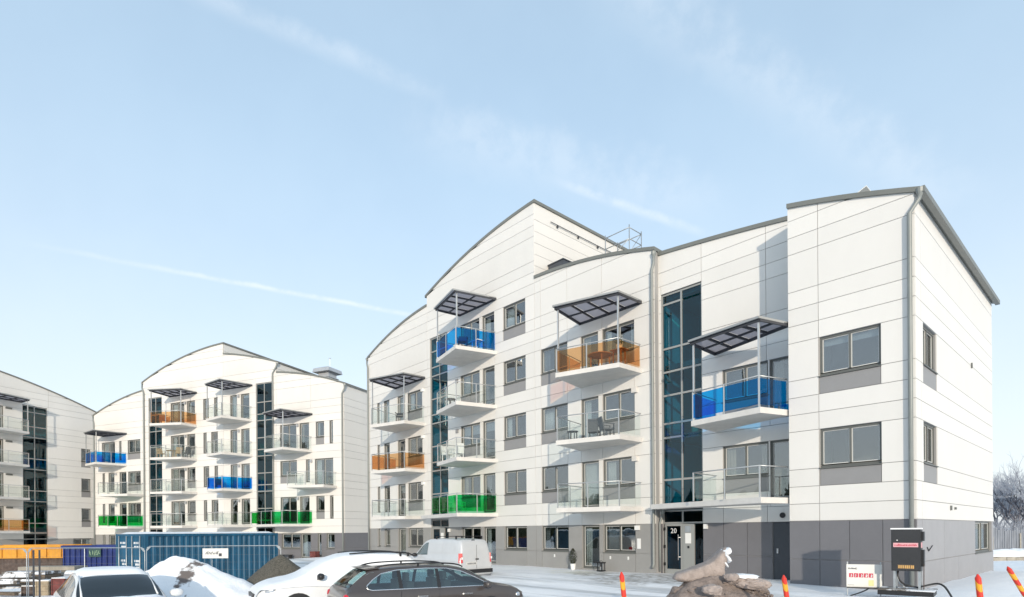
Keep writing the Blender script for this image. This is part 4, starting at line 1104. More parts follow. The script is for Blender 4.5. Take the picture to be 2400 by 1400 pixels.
# ------------------------------------------------------------------ temporary fence
def fence_panel(name, label, a, b, z, h, board=None):
    va = Vector((a[0], a[1])); vb = Vector((b[0], b[1])); Lp = (vb-va).length
    t = thing(name, label, 'fence', (a[0], a[1], z), math.atan2(vb.y-va.y, vb.x-va.x), 'temporary mesh fence panels')
    fr = MB().tube([(0.03, 0, 0), (0.03, 0, h-0.09), (0.12, 0, h), (Lp-0.12, 0, h), (Lp-0.03, 0, h-0.09), (Lp-0.03, 0, 0)], 0.0125, 8)
    fr.build('tube_frame', 'galvanised', t, True)
    for x in (0.05, Lp-0.17): MB().prism([(x, -0.008, h-0.14), (x+0.12, -0.008, h-0.02), (x, -0.008, h-0.02)] if x < 1 else [(x+0.12, -0.008, h-0.14), (x, -0.008, h-0.02), (x+0.12, -0.008, h-0.02)], [(x, 0.008, h-0.14), (x+0.12, 0.008, h-0.02), (x, 0.008, h-0.02)] if x < 1 else [(x+0.12, 0.008, h-0.14), (x, 0.008, h-0.02), (x+0.12, 0.008, h-0.02)]).build('gusset', 'galvanised', t)
    MB().tube([(Lp*0.49, 0, 0.02), (Lp*0.49, 0, h-0.02)], 0.011, 6).build('mid_post', 'galvanised', t)
    w = MB()
    nv = int(Lp/0.11)
    for i in range(1, nv):
        x = Lp*i/nv; w.v += [(x-0.001, 0, 0.12), (x+0.001, 0, 0.12), (x+0.001, 0, h-0.02), (x-0.001, 0, h-0.02)]; o = len(w.v)-4; w.f.append((o, o+1, o+2, o+3))
    for i in range(9):
        zz = 0.12 + (h-0.16)*i/8; w.v += [(0.03, 0.003, zz-0.002), (Lp-0.03, 0.003, zz-0.002), (Lp-0.03, 0.003, zz+0.002), (0.03, 0.003, zz+0.002)]; o = len(w.v)-4; w.f.append((o, o+1, o+2, o+3))
    tag(w.build('wire_mesh', 'frame', t), kind='stuff')
    MB().box(-0.25, 0.3, -0.12, 0.12, -0.04, 0.10).build('foot', 'tan_stone', t)
    return t
fj, frr, fl = cam_at(341, 18.2, 0), cam_at(660, 18.0, 0), cam_at(64, 18.7, 0)
fl2 = cam_at(-230, 19.2, 0)
zf = -0.58
fence_panel('mesh_fence', 'wire mesh fence panel carrying a white sign before the blue container', fj, frr, zf, 2.0)
fence_panel('mesh_fence', 'wire mesh fence panel in front of the container doors and dark blue skip', fl, fj, zf, 1.96)
fence_panel('mesh_fence', 'wire mesh fence panel in front of the yellow skip', fl2, fl, zf, 1.94)
for (px, t_, lab) in ((78, 18.6, 'dark steel post standing loose between two fence panels'), (92, 18.65, 'second dark steel post leaning by the loose fence post')):
    q = cam_at(px, t_, zf)
    tp = MB().bar((0, 0, -0.1), (0.02, 0, 1.9), 0.05, 0.05).build('fence_post', 'dark_metal'); tp.location = q; tag(tp, lab, 'post')
sb = thing('site_sign', 'white rectangular site sign with dark lettering hung on the wire fence', 'sign', cam_at(475, 17.85, 1.05), math.atan2(frr[1]-fj[1], frr[0]-fj[0]))
box_obj('board', 'plate_white', sb, 0, 0.80, -0.015, 0.0, 0.0, 0.30)
g = MB(); rr2 = random.Random(11)
x = 0.09
while x < 0.48:
    hgt = rr2.uniform(0.05, 0.10); g.prism([(x, -0.019, 0.12), (x+0.022, -0.019, 0.12), (x+0.05, -0.019, 0.12+hgt), (x+0.03, -0.019, 0.12+hgt)], [(x, -0.0165, 0.12), (x+0.022, -0.0165, 0.12), (x+0.05, -0.0165, 0.12+hgt), (x+0.03, -0.0165, 0.12+hgt)]); x += rr2.uniform(0.035, 0.055)
g.box(0.51, 0.60, -0.019, -0.0165, 0.06, 0.15)
g.build('lettering', 'print_dark', sb)

# ------------------------------------------------------------------ heaps
def heap(name, label, cat, loc, rx, ry, h, m, seed, rz=0.0, peak=(0, 0), p=1.25, rough=0.12, n=56, flat=0.0):
    mb = MB()
    for i in range(n+1):
        rr = (i/n)**0.85
        for j in range(n):
            a = 2*math.pi*j/n
            bx_ = rx*(1 + 0.18*noise.noise(Vector((math.cos(a)*1.3, math.sin(a)*1.3, seed))))
            by_ = ry*(1 + 0.18*noise.noise(Vector((math.cos(a)*1.3, math.sin(a)*1.3, seed+5))))
            k = 1-rr
            x = rr*bx_*math.cos(a) + peak[0]*k; y = rr*by_*math.sin(a) + peak[1]*k
            z = h*max(0, 1 - rr**p) if flat == 0 else h*min(1-flat, max(0, 1-rr**p))/(1-flat)
            q = Vector((x, y, seed))
            z += rough*k**0.3*(noise.noise(q*1.6)*0.8 + noise.noise(q*4.2)*0.4 + noise.noise(q*11)*0.16) if rr < 0.999 else -0.15
            mb.v.append((x, y, z))
    for i in range(n):
        for j in range(n):
            j2 = (j+1) % n; mb.f.append((i*n+j, (i+1)*n+j, (i+1)*n+j2, i*n+j2))
    o = mb.build(name, m, None, True); o.location = loc; o.rotation_euler = (0, 0, rz)
    return tag(o, label, cat)
m = MATS['dirty_snow']; n, l, p = nodes_of(m)
tc = n.new('ShaderNodeTexCoord'); mp = n.new('ShaderNodeMapping'); mp.inputs['Location'].default_value = (-0.18, 0.0, -1.05); mp.inputs['Scale'].default_value = (1.6, 0.25, 0.9)
l.new(tc.outputs['Object'], mp.inputs['Vector']); ln_ = n.new('ShaderNodeVectorMath'); ln_.operation = 'LENGTH'; l.new(mp.outputs['Vector'], ln_.inputs[0])
nz = n.new('ShaderNodeTexNoise'); nz.inputs['Scale'].default_value = 5.0; nz.inputs['Detail'].default_value = 7; l.new(tc.outputs['Object'], nz.inputs['Vector'])
ad = n.new('ShaderNodeMath'); ad.operation = 'MULTIPLY_ADD'; ad.inputs[1].default_value = 0.75; l.new(nz.outputs['Fac'], ad.inputs[0]); l.new(ln_.outputs['Value'], ad.inputs[2])
mr = n.new('ShaderNodeMapRange'); mr.inputs[1].default_value = 0.62; mr.inputs[2].default_value = 0.72; mr.inputs[3].default_value = 1; mr.inputs[4].default_value = 0; l.new(ad.outputs[0], mr.inputs[0])
old = p.inputs['Base Color'].links[0].from_socket; mx = n.new('ShaderNodeMix'); mx.data_type = 'RGBA'; l.new(mr.outputs[0], mx.inputs['Factor']); l.new(old, mx.inputs['A']); mx.inputs['B'].default_value = (0.16, 0.135, 0.125, 1); l.new(mx.outputs['Result'], p.inputs['Base Color'])
q = cam_at(452, 15.5, -0.47)
heap('snow_heap', 'pile of ploughed snow with a brown dirty slump beside the fence', 'snow heap', q, 2.9, 1.5, 1.70, 'dirty_snow', 2.0, ax, (-0.45, 0), 1.25, 0.12)
q = cam_at(655, 16.8, -0.47)
heap('gravel_heap', 'grey brown gravel heap at the end of the wire fence', 'gravel heap', q, 1.9, 1.4, 1.66, 'gravel', 7.0, ax, (0.02, 0), 1.2, 0.05)
q = cam_at(585, 16.6, -0.47)
heap('gravel_heap', 'low gravel mound streaked with snow between the snow heap and gravel heap', 'gravel heap', q, 1.1, 0.8, 0.95, 'snowy_junk', 9.0, ax, (0, 0), 1.1, 0.10)
# soil mound with frozen clods
SX, SY = -0.30, -11.15
sm = heap('soil_mound', 'mound of frozen brown soil broken into clods in front of the entrance', 'soil mound', (SX, SY, -0.42), 2.3, 1.6, 1.40, 'soil', 13.0, ax, (-0.05, 0), 1.2, 0.20, 96, 0.12)
def clod(seed, sx, sy, sz, m, name, parent=None, sub=3, amp=0.28, pw=0.85, fine=0.09):
    bm = bmesh.new(); bmesh.ops.create_icosphere(bm, subdivisions=sub, radius=1.0)
    for v in bm.verts:
        c_ = v.co.copy(); f = 1 + amp*noise.noise(c_*1.3 + Vector((seed, 0, 0))) + amp*0.5*noise.noise(c_*3.1 + Vector((0, seed, 0))) + fine*noise.noise(c_*6 + Vector((0, 0, seed))) + fine*0.7*noise.noise(c_*13 + Vector((0, 0, seed)))
        c_ = Vector((math.copysign(abs(c_.x)**pw, c_.x), math.copysign(abs(c_.y)**pw, c_.y), math.copysign(abs(c_.z)**pw, c_.z)))
        v.co = Vector((c_.x*sx, c_.y*sy, c_.z*sz))*f
    me = bpy.data.meshes.new(name); bm.to_mesh(me); bm.free()
    me.polygons.foreach_set('use_smooth', [m not in ('soil', 'pale_soil')]*len(me.polygons)); me.materials.append(MATS[m])
    o = bpy.data.objects.new(name, me); C.objects.link(o)
    if parent is not None: o.parent = parent
    return o
rr2 = random.Random(21)
def mound_z(r_): return 1.36*min(0.88, max(0, 1 - (r_*1.35/2.2)**1.15))/0.88
for i in range(14):
    a = rr2.uniform(0, 2*math.pi); r_ = rr2.uniform(0.1, 1.0)**0.6*1.25
    s_ = rr2.uniform(0.08, 0.20)
    o = clod(i*3.7, s_*1.3, s_, s_*0.75, 'soil', 'clod', sm, 3, 0.45, 0.9, 0.20)
    o.location = (1.35*r_*math.cos(a), 0.9*r_*math.sin(a), mound_z(r_) - 0.03); o.rotation_euler = (rr2.uniform(-0.4, 0.4), rr2.uniform(-0.4, 0.4), rr2.uniform(0, 6))
rub = MB(); bm0 = bmesh.new(); bmesh.ops.create_icosphere(bm0, subdivisions=1, radius=1.0); bv = [v.co.copy() for v in bm0.verts]; bfc = [tuple(v.index for v in f.verts) for f in bm0.faces]; bm0.free()
for i in range(2200):
    a = rr2.uniform(0, 2*math.pi); r_ = rr2.random()**0.5*1.55; s_ = rr2.uniform(0.008, 0.034)
    cc = Vector((1.35*r_*math.cos(a), 0.95*r_*math.sin(a), mound_z(r_) + rr2.uniform(-0.03, 0.10)))
    o_ = len(rub.v); rub.v += [tuple(cc + Vector((v.x*1.2, v.y, v.z*0.8))*s_*rr2.uniform(0.7, 1.25)) for v in bv]; rub.f += [tuple(k + o_ for k in f) for f in bfc]
tag(rub.build('rubble', 'soil', sm), kind='stuff')
# big tilted frozen slab on top, with snow on its end
Rv3 = Vector((0.67699, 0.73599, 0)); Fv3 = Vector((-0.73599, 0.67699, 0))
def slab_thing(name, label, px, py_z, t_, L, w, th, pitch, snow_part, seed):
    q = cam_at(px, t_, py_z)
    t = thing(name, label, 'soil slab', q, ax)
    o = clod(seed, L, w, th, 'soil', 'soil_block', t, 4, 0.16); o.rotation_euler = (0, -pitch, 0)
    for (x, z, sx_, sy_, sz_) in snow_part:
        c_ = clod(seed+9+x, sx_, sy_, sz_, 'snow', 'snow_patch', t, 3, 0.22); c_.location = (x, -0.02, z); c_.rotation_euler = (0, -pitch, 0)
    return t
mb = MB()
# profile in the picture plane (x right, z up), metres about its centre, with thickness across
prof = [(-0.72, -0.17), (-0.66, -0.05), (-0.35, 0.06), (-0.05, 0.17), (0.18, 0.30), (0.34, 0.46), (0.50, 0.60), (0.60, 0.55), (0.58, 0.44), (0.52, 0.28), (0.46, 0.10), (0.47, -0.06), (0.50, -0.20), (0.30, -0.27), (0.05, -0.22), (-0.25, -0.27), (-0.55, -0.26)]
bm = bmesh.new(); secs = []
for k, (yy, sc_) in enumerate(((-0.20, 0.86), (-0.10, 0.99), (0.02, 1.02), (0.16, 0.97), (0.26, 0.80))):
    secs.append([bm.verts.new((x*sc_ + 0.02*math.sin(k*2.0+x*5), yy, z*sc_ + 0.015*math.sin(k*3+x*9))) for x, z in prof])
for a_, b_ in zip(secs[:-1], secs[1:]):
    for i in range(len(prof)): bm.faces.new((a_[i], a_[(i+1) % len(prof)], b_[(i+1) % len(prof)], b_[i]))
bm.faces.new(list(reversed(secs[0]))); bm.faces.new(secs[-1])
bmesh.ops.recalc_face_normals(bm, faces=bm.faces)
bmesh.ops.triangulate(bm, faces=[f for f in bm.faces if len(f.verts) > 4])
bmesh.ops.subdivide_edges(bm, edges=bm.edges, cuts=2, use_grid_fill=True)
bmesh.ops.smooth_vert(bm, verts=bm.verts, factor=0.4, use_axis_x=True, use_axis_y=True, use_axis_z=True)
for v in bm.verts: v.co += Vector((noise.noise(v.co*6), noise.noise(v.co*6+Vector((5, 0, 0))), noise.noise(v.co*6+Vector((0, 5, 0)))))*0.022
sl = thing('frozen_soil_slab', 'large pale brown slab of frozen soil tilted up with a snowy tip on the mound', 'soil slab', cam_at(1648, 9.9, 1.10), ax); sl.scale = (0.72, 0.85, 0.68)
me = bpy.data.meshes.new('soil_block'); bm.to_mesh(me); bm.free(); me.polygons.foreach_set('use_smooth', [True]*len(me.polygons))
mat('pale_soil', (0.36, 0.30, 0.27), 0.95, var=0.22, scale=5, bump=0.8, bscale=22); me.materials.append(MATS['pale_soil'])
ob = bpy.data.objects.new('soil_block', me); C.objects.link(ob); ob.parent = sl
for i, (x, z, a_, b_, c_) in enumerate(((0.50, 0.49, 0.12, 0.20, 0.085), (0.51, 0.34, 0.05, 0.20, 0.16), (0.36, 0.41, 0.12, 0.11, 0.028), (0.465, 0.18, 0.035, 0.18, 0.11))):
    o = clod(40+i, a_, b_, c_, 'snow', 'snow_patch', sl, 3, 0.28, 0.95, 0.06); o.location = (x, -0.05, z); o.rotation_euler = (0, -0.6, 0)
sl2 = thing('frozen_soil_slab', 'flat rusty brown slab of frozen soil with snow on top lying on the mound', 'soil slab', cam_at(1752, 9.6, 0.93), ax)
o = clod(77, 0.33, 0.24, 0.105, 'pale_soil', 'soil_block', sl2, 4, 0.18); o.rotation_euler = (0, 0.12, 0)
o = clod(81, 0.27, 0.20, 0.05, 'snow', 'snow_patch', sl2, 3, 0.40, 1.0, 0.12); o.location = (-0.10, -0.02, 0.10); o.rotation_euler = (0, 0.05, 0)
for i, (px, t_, z_, s_) in enumerate(((1668, 9.2, 0.86, 0.11), (1712, 9.4, 1.04, 0.08))):
    o = clod(90+i, s_*1.4, s_, s_*0.8, 'pale_soil', 'loose_clod'); o.location = cam_at(px, t_, z_); tag(o, ('rounded soil clod lying under the tilted slab', 'small pointed soil clod between the two snowy slabs')[i], 'soil clod')

# ------------------------------------------------------------------ snow marker poles
def marker_pole(label, px, t_, ztop, lean, r=0.045, L=1.9):
    top = Vector(cam_at(px, t_, ztop)); d = (Rv3*lean[0] + Fv3*lean[1] + Vector((0, 0, -1))).normalized()
    t = thing('marker_pole', label, 'marker pole', tuple(top + d*L), 0, 'red and yellow snow poles')
    base = -d*0.0
    up = -d
    # sleeve made of slanted red and yellow bands
    e1 = up.orthogonal().normalized(); e2 = up.cross(e1); n_ = 16; bands = 18; hb = L*0.94/bands
    for b in range(bands):
        mb = MB()
        for zz in (b*hb, (b+1)*hb - 0.001):
            for j in range(n_):
                a = 2*math.pi*j/n_; sl_ = 0.05*math.sin(a)
                z = zz + (sl_ if (zz > 0.001) else 0)
                mb.v.append(tuple(up*z + (e1*math.cos(a) + e2*math.sin(a))*r))
        for j in range(n_): mb.f.append((j, (j+1) % n_, n_+(j+1) % n_, n_+j))
        mb.f.append(tuple(reversed(range(n_)))); mb.f.append(tuple(range(n_, 2*n_)))
        mb.build('red_band' if b % 2 == 0 else 'yellow_band', 'pole_red' if b % 2 == 0 else 'pole_yellow', t, False)
    k = bands*hb
    mb = MB()
    for (zz, f_) in ((k-0.055, 0.97), (k+0.03, 0.98), (k+0.085, 0.25)):
        for j in range(n_):
            a = 2*math.pi*j/n_; mb.v.append(tuple(up*zz + (e1*math.cos(a) + e2*math.sin(a))*r*f_))
    for i in range(2):
        for j in range(n_): mb.f.append((i*n_+j, i*n_+(j+1) % n_, (i+1)*n_+(j+1) % n_, (i+1)*n_+j))
    mb.f.append(tuple(range(2*n_, 3*n_)))
    mb.build('tip', 'pole_red', t)
    return t
marker_pole('red and yellow snow pole standing between the driveway and the soil mound', 1455, 7.5, 1.30, (0.10, 0.0), 0.032)
marker_pole('red and yellow snow pole just past the soil mound by the service door', 1835, 8.2, 1.19, (0.16, 0.05), 0.034)
marker_pole('red and yellow snow pole in front of the gable below the wide ground floor window', 2290, 7.6, 1.23, (0.10, 0.0), 0.036)
marker_pole('slanting red snow pole leaning over beyond the gable corner', 2358, 9.0, 1.23, (0.52, -0.1), 0.034)

# ------------------------------------------------------------------ sign board and electric cabinet at the corner
sg = thing('notice_board', 'white notice board with five red pictograms in front of the corner', 'sign', cam_at(1983, 16.3, 0.03), ax-0.42); sg.scale = (0.88, 1, 1)
box_obj('board', 'plate_white', sg, 0.0, 0.96, -0.02, 0.0, 0.16, 0.79)
for x in (0.03, 0.93): box_obj('post', 'galvanised', sg, x-0.015, x+0.015, 0.002, 0.032, -0.2, 0.86)
for i in range(5):
    x = 0.07 + i*0.135
    pn = box_obj('pictogram', 'print_red', sg, x, x+0.115, -0.024, -0.0205, 0.43, 0.545)
    rr2 = random.Random(50+i); g = MB()
    for k in range(3):
        a_ = x+0.02+rr2.uniform(0, 0.05); g.prism([(a_, -0.027, 0.44), (a_+0.018, -0.027, 0.44), (a_+0.03, -0.027, 0.44+rr2.uniform(0.04, 0.09)), (a_+0.01, -0.027, 0.52)], [(a_, -0.0245, 0.44), (a_+0.018, -0.0245, 0.44), (a_+0.03, -0.0245, 0.48), (a_+0.01, -0.0245, 0.52)])
    g.build('figure', 'print_white', pn)
g = MB(); rr2 = random.Random(5); x = 0.045
while x < 0.24: g.box(x, x+0.012, -0.024, -0.0205, 0.655, 0.655+rr2.uniform(0.03, 0.045)); x += rr2.uniform(0.016, 0.024)
g.tube([(0.265+0.02*math.cos(a), -0.022, 0.675+0.022*math.sin(a)) for a in np.linspace(0, 6.0, 10)], 0.006, 5)
g.box(0.03, 0.21, -0.024, -0.0205, 0.215, 0.222).build('lettering', 'print_dark', sg)
box_obj('sticker', 'print_yellow', sg, 0.60, 0.74, -0.024, -0.0205, 0.20, 0.36)
bar_ = MB().bar((0.0, -0.03, 0.15), (0.96, -0.03, 0.15), 0.05, 0.03).build('bottom_edge', 'black_plastic', sg)
ecb = thing('electric_cabinet', 'dark electric cabinet with pink label on steel legs by the gable corner', 'cabinet', cam_at(2127, 15.3, 0.10), ax-0.70)
box_obj('casing', 'cabinet_dark', ecb, -0.335, 0.30, -0.22, 0.22, 0.60, 1.68)
dd = box_obj('door', 'cabinet_dark', ecb, -0.32, 0.285, -0.235, -0.221, 0.615, 1.665)
lb = box_obj('pink_label', 'print_pink', dd, -0.29, 0.25, -0.240, -0.2355, 1.22, 1.33)
g = MB(); rr2 = random.Random(8); x = -0.26
while x < 0.22: g.box(x, x+0.014, -0.243, -0.2405, 1.25, 1.25+rr2.uniform(0.03, 0.055)); x += rr2.uniform(0.018, 0.03)
g.build('lettering', 'print_red', lb)
lb = MB().box(-0.20, 0.16, -0.240, -0.2355, 0.655, 0.765).build('name_plate', 'timber', dd)
g = MB(); x = -0.18
while x < 0.14: g.box(x, x+0.03, -0.243, -0.2405, 0.67, 0.75); x += rr2.uniform(0.037, 0.05)
g.build('lettering', 'print_amber', lb)
box_obj('lock', 'white_plastic', dd, -0.215, -0.19, -0.245, -0.2355, 1.385, 1.41)
sw = box_obj('side_label', 'print_pink', ecb, 0.3005, 0.304, -0.15, 0.15, 1.20, 1.34)
box_obj('side_socket_box', 'black_plastic', ecb, 0.3005, 0.36, -0.12, 0.16, 0.72, 1.15); box_obj('side_socket_box', 'black_plastic', ecb, 0.3005, 0.36, -0.12, 0.16, 1.38, 1.62)
box_obj('snow_cap', 'snow', ecb, -0.35, 0.31, -0.235, 0.235, 1.681, 1.715)
for x in (-0.30, 0.24):
    for y in (-0.19, 0.17): box_obj('leg', 'galvanised', ecb, x, x+0.05, y, y+0.04, 0.05, 0.599)
pb = MB().box(-0.62, 0.58, -0.45, 0.45, -0.02, 0.10).build('base_plate', 'black_plastic', ecb)
for y in (-0.44, -0.2, 0.04, 0.28): box_obj('deck_board', 'snowy_junk', ecb, -0.63, 0.60, y, y+0.17, 0.101, 0.125)
MB().tube([(-0.20, -0.1, 0.62), (-0.21, -0.12, 0.48), (-0.16, -0.14, 0.34), (-0.05, -0.15, 0.24), (0.1, -0.12, 0.20), (0.25, -0.05, 0.17)], 0.022, 8).build('cable_tail', 'black_plastic', ecb, True)
MB().tube([(-0.22, 0.0, 0.62), (-0.24, 0.0, 0.44), (-0.18, -0.05, 0.26), (-0.05, -0.10, 0.16)], 0.014, 8).build('cable_tail', 'galvanised', ecb, True)
MB().tube([(0.36, -0.2, 0.14), (0.365, -0.2, 0.80)], 0.012, 6).build('earth_rod', 'rusty_steel', ecb)
cpts = [cam_at(2150, 15.1, 0.27), cam_at(2172, 15.1, 0.33), cam_at(2196, 15.0, 0.38), cam_at(2212, 14.8, 0.33), cam_at(2224, 14.4, 0.20), cam_at(2234, 14.0, 0.06), cam_at(2244, 13.6, -0.10), cam_at(2254, 13.1, -0.20)]
def smooth_path(p, k=6):
    out = []; P = [Vector(x) for x in p]
    for i in range(len(P)-1):
        a, b, c_, d = P[max(i-1, 0)], P[i], P[i+1], P[min(i+2, len(P)-1)]
        for j in range(k):
            t = j/k; out.append(0.5*((2*b) + (-a+c_)*t + (2*a-5*b+4*c_-d)*t*t + (-a+3*b-3*c_+d)*t**3))
    return out + [P[-1]]
tag(MB().tube(smooth_path(cpts), 0.024, 8).build('power_cable', 'black_plastic', None, True), 'black power cable arching from the electric cabinet over the snow', 'cable')
c2 = [cam_at(2040, 16.3, 0.20), cam_at(2032, 16.25, 0.12), cam_at(2020, 16.2, 0.06), cam_at(2008, 16.1, 0.02), cam_at(1994, 16.0, -0.02), cam_at(1985, 15.9, -0.08)]
tag(MB().tube(smooth_path(c2), 0.018, 8).build('power_cable', 'black_plastic', None, True), 'short black cable hanging under the notice board', 'cable')
# potted cone tree and lantern by the ground floor door
pt = thing('potted_conifer', 'small cone shaped conifer in a white pot by a ground floor door', 'plant', (-13.95, 0.55, -0.04)); pt.scale = (0.85, 0.85, 0.82)
MB().lathe([(0.12, 0.0), (0.16, 0.34), (0.145, 0.34)], 14).build('pot', 'white_plastic', pt)
mb = MB()
for i in range(900):
    z = rnd.random()**1.2; r_ = 0.30*math.sin(min(1, z*1.15+0.15)*math.pi*0.5 + 0.0)*(1-z)**0.75*1.6*rnd.uniform(0.55, 1.0)
    a = rnd.uniform(0, 6.283); p_ = Vector((r_*math.cos(a), r_*math.sin(a), 0.36 + z*0.86)); d = Vector((math.cos(a), math.sin(a), 0.9)).normalized()*0.06; s_ = Vector((-math.sin(a), math.cos(a), 0))*0.02
    o = len(mb.v); mb.v += [tuple(p_-s_), tuple(p_+s_), tuple(p_+d)]; mb.f.append((o, o+1, o+2))
mb.build('foliage', 'conifer', pt); MB().tube([(0, 0, 0.3), (0, 0, 1.1)], 0.02, 6).build('stem', 'bark', pt)
ln = thing('lantern', 'black metal lantern on the ground beside a ground floor door', 'lantern', (-12.25, 0.55, -0.04))
for x in (-0.13, 0.10):
    for y in (-0.13, 0.10): box_obj('frame_post', 'black_plastic', ln, x, x+0.03, y, y+0.03, 0.05, 0.36)
box_obj('base', 'black_plastic', ln, -0.15, 0.15, -0.15, 0.15, 0.0, 0.049); box_obj('top', 'black_plastic', ln, -0.15, 0.15, -0.15, 0.15, 0.361, 0.42)
MB().lathe([(0.04, 0.05), (0.04, 0.2)], 10).build('candle', 'white_plastic', ln); MB().tube([(-0.1, 0, 0.42), (0, 0, 0.5), (0.1, 0, 0.42)], 0.01, 6).build('handle', 'black_plastic', ln)

# ------------------------------------------------------------------ vehicles
def cspline(xs, ys):
    xs = np.array(xs, float); ys = np.array(ys, float)
    def f(x): return float(np.interp(x, xs, ys))
    return f
class CarShape:
    """lofted body: top line zt(x), belt zb(x), half width w(x), roof half width wr(x); x runs rear 0 to front L"""
    def __init__(s, top, belt, width, roofw, zs=0.22, sub=5):
        s.zb = cspline(*zip(*belt)); s.w = cspline(*zip(*width)); s.wr = cspline(*zip(*roofw)); s.zs = zs
        # smooth the top line with a Catmull-Rom pass
        P = smooth_path([(a, 0, b) for a, b in top], sub); s.xs = []; s.zs_top = []
        last = -1
        for v in P:
            x = max(v.x, last + 1e-4); s.xs.append(x); s.zs_top.append(v.z); last = x
    def zt(s, x): return float(np.interp(x, s.xs, s.zs_top))
    def section(s, x, zt):
        w = s.w(x); zb = s.zb(x); c = max(0., min(1., (zt-zb)/0.40))
        wr = (1-c)*w*0.84 + c*s.wr(x)
        zr = zt - 0.025 - 0.05*c
        zbe = min(zb, zt - 0.05)
        zs = min(s.zs, zt-0.12)
        lo = zs + (zbe-zs)*0.45
        pts = [(w*0.90, zs), (w*0.975, zs+(zbe-zs)*0.12), (w, lo), (w*0.995, zs+(zbe-zs)*0.72), (w*0.975, zbe-0.05*(zbe-zs)), (w*0.945, zbe)]
        wb = w*0.945
        for k in (0.25, 0.5, 0.75): pts.append((wb + (wr-wb)*(k**1.15), zbe + (zr-zbe)*k))
        pts += [(wr, zr), (wr*0.965, zr + (zt-zr)*0.42), (wr*0.88, zr+(zt-zr)*0.72), (wr*0.6, zr+(zt-zr)*0.93), (0, zt)]
        return pts
    def insert(s, x):
        if all(abs(x-q) > 1e-3 for q in s.xs):
            z = s.zt(x); i = int(np.searchsorted(s.xs, x)); s.xs.insert(i, x); s.zs_top.insert(i, z)
    def mesh(s, grow=0.0, zcut=None, bump=0.0, seed=0, cut=None):
        mb = MB(); rings = []
        for x, z in zip(s.xs, s.zs_top):
            sec = s.section(x, z)
            if zcut is not None:
                sec = [(a, max(b, min(zcut(x), z-0.02))) for a, b in sec]
            full = [(a, b) for a, b in sec] + [(-a, b) for a, b in reversed(sec[:-1])]
            ring = []
            for (a, b) in full:
                q = Vector((x, a, b))
                if grow:
                    n_ = Vector((0.0, a*0.9, max(0.15, b-0.6))).normalized()
                    if x < s.xs[4]: n_ = (n_ + Vector((-0.7, 0, 0))).normalized()
                    if x > s.xs[-5]: n_ = (n_ + Vector((0.7, 0, 0))).normalized()
                    q = q + n_*(grow + bump*noise.noise(q*1.7 + Vector((seed, 0, 0))) + bump*0.5*noise.noise(q*4.5))
                ring.append(len(mb.v)); mb.v.append(tuple(q))
            rings.append(ring)
        k = len(rings[0])
        for r0, r1 in zip(rings[:-1], rings[1:]):
            xm_ = (mb.v[r0[0]][0] + mb.v[r1[0]][0])/2
            for j in range(k-1):
                if cut:
                    jj = min(j, k-2-j)
                    if 5 <= jj <= 8 and cut[0] < xm_ < cut[1]: continue
                    if jj >= 10 and (cut[2] < xm_ < cut[3] or cut[4] < xm_ < cut[5]): continue
                mb.f.append((r0[j], r0[j+1], r1[j+1], r1[j]))
            mb.f.append((r0[k-1], r0[0], r1[0], r1[k-1]))
        mb.f.append(tuple(reversed(rings[0]))); mb.f.append(tuple(rings[-1]))
        return mb
    def halfw(s, x, z):
        sec = s.section(x, s.zt(x))
        zz = [b for a, b in sec[4:10]]; aa = [a for a, b in sec[4:10]]
        return float(np.interp(z, zz, aa))
    def side_pane(s, lower, upper, side, off=0.006, n=14, rows=5):
        """lower / upper: lists of (x, z) for the outline"""
        lo = cspline(*zip(*lower)); up = cspline(*zip(*upper)); x0, x1 = lower[0][0], lower[-1][0]
        mb = MB()
        for i in range(n+1):
            x = x0 + (x1-x0)*i/n
            for j in range(rows+1):
                z = lo(x) + (up(x)-lo(x))*j/rows
                mb.v.append((x, side*(s.halfw(x, z)+off), z))
        for i in range(n):
            for j in range(rows):
                a = i*(rows+1)+j; f = (a, a+rows+1, a+rows+2, a+1)
                mb.f.append(f if side < 0 else tuple(reversed(f)))
        return mb
    def screen(s, z0, z1, front_, wf=0.88, off=0.008, n=12, m=12):
        """windscreen or rear window following the sloping top line"""
        pts = list(zip(s.xs, s.zs_top)); i_top = int(np.argmax(s.zs_top)); rng = pts[i_top:] if front_ else pts[:i_top+1]
        xs = [q[0] for q in rng]; zs = [q[1] for q in rng]
        mb = MB()
        for i in range(n+1):
            z = z0 + (z1-z0)*i/n
            x = float(np.interp(z, list(reversed(zs)), list(reversed(xs)))) if front_ else float(np.interp(z, zs, xs))
            zt = s.zt(x); sec = s.section(x, zt); wmax = sec[9][0]
            for j in range(m+1):
                y = wmax*wf*(2*j/m-1)
                yy = [a for a, b in reversed(sec[9:])]; zz = [b for a, b in reversed(sec[9:])]
                zq = float(np.interp(abs(y), yy, zz))
                mb.v.append((x + (off if front_ else -off), y, zq + off*1.6))
        for i in range(n):
            for j in range(m):
                a = i*(m+1)+j; f = (a, a+1, a+m+2, a+m+1); mb.f.append(f if front_ else tuple(reversed(f)))
        return mb
def wheels(t, xs, hw, r=0.32):
    for x in xs:
        for sd in (-1, 1):
            w = MB().tube([(x, sd*(hw-0.19), r), (x, sd*(hw+0.005), r)], r, 24).build('wheel', 'rubber', t)
            MB().tube([(x, sd*(hw+0.006), r), (x, sd*(hw+0.012), r)], r*0.66, 20).build('rim', 'galvanised', w)
            MB().tube([(x, sd*(hw-0.02), r+0.02), (x, sd*(hw+0.003), r+0.02)], r*1.16, 24).build('wheel_arch', 'black_plastic', w)
def mirror(t, x, y, z, sd, m='black_plastic', face=1):
    o = clod(3.3, 0.085, 0.125, 0.085, m, 'wing_mirror', t, 3, 0.08); o.location = (x, y + sd*0.13, z); return o
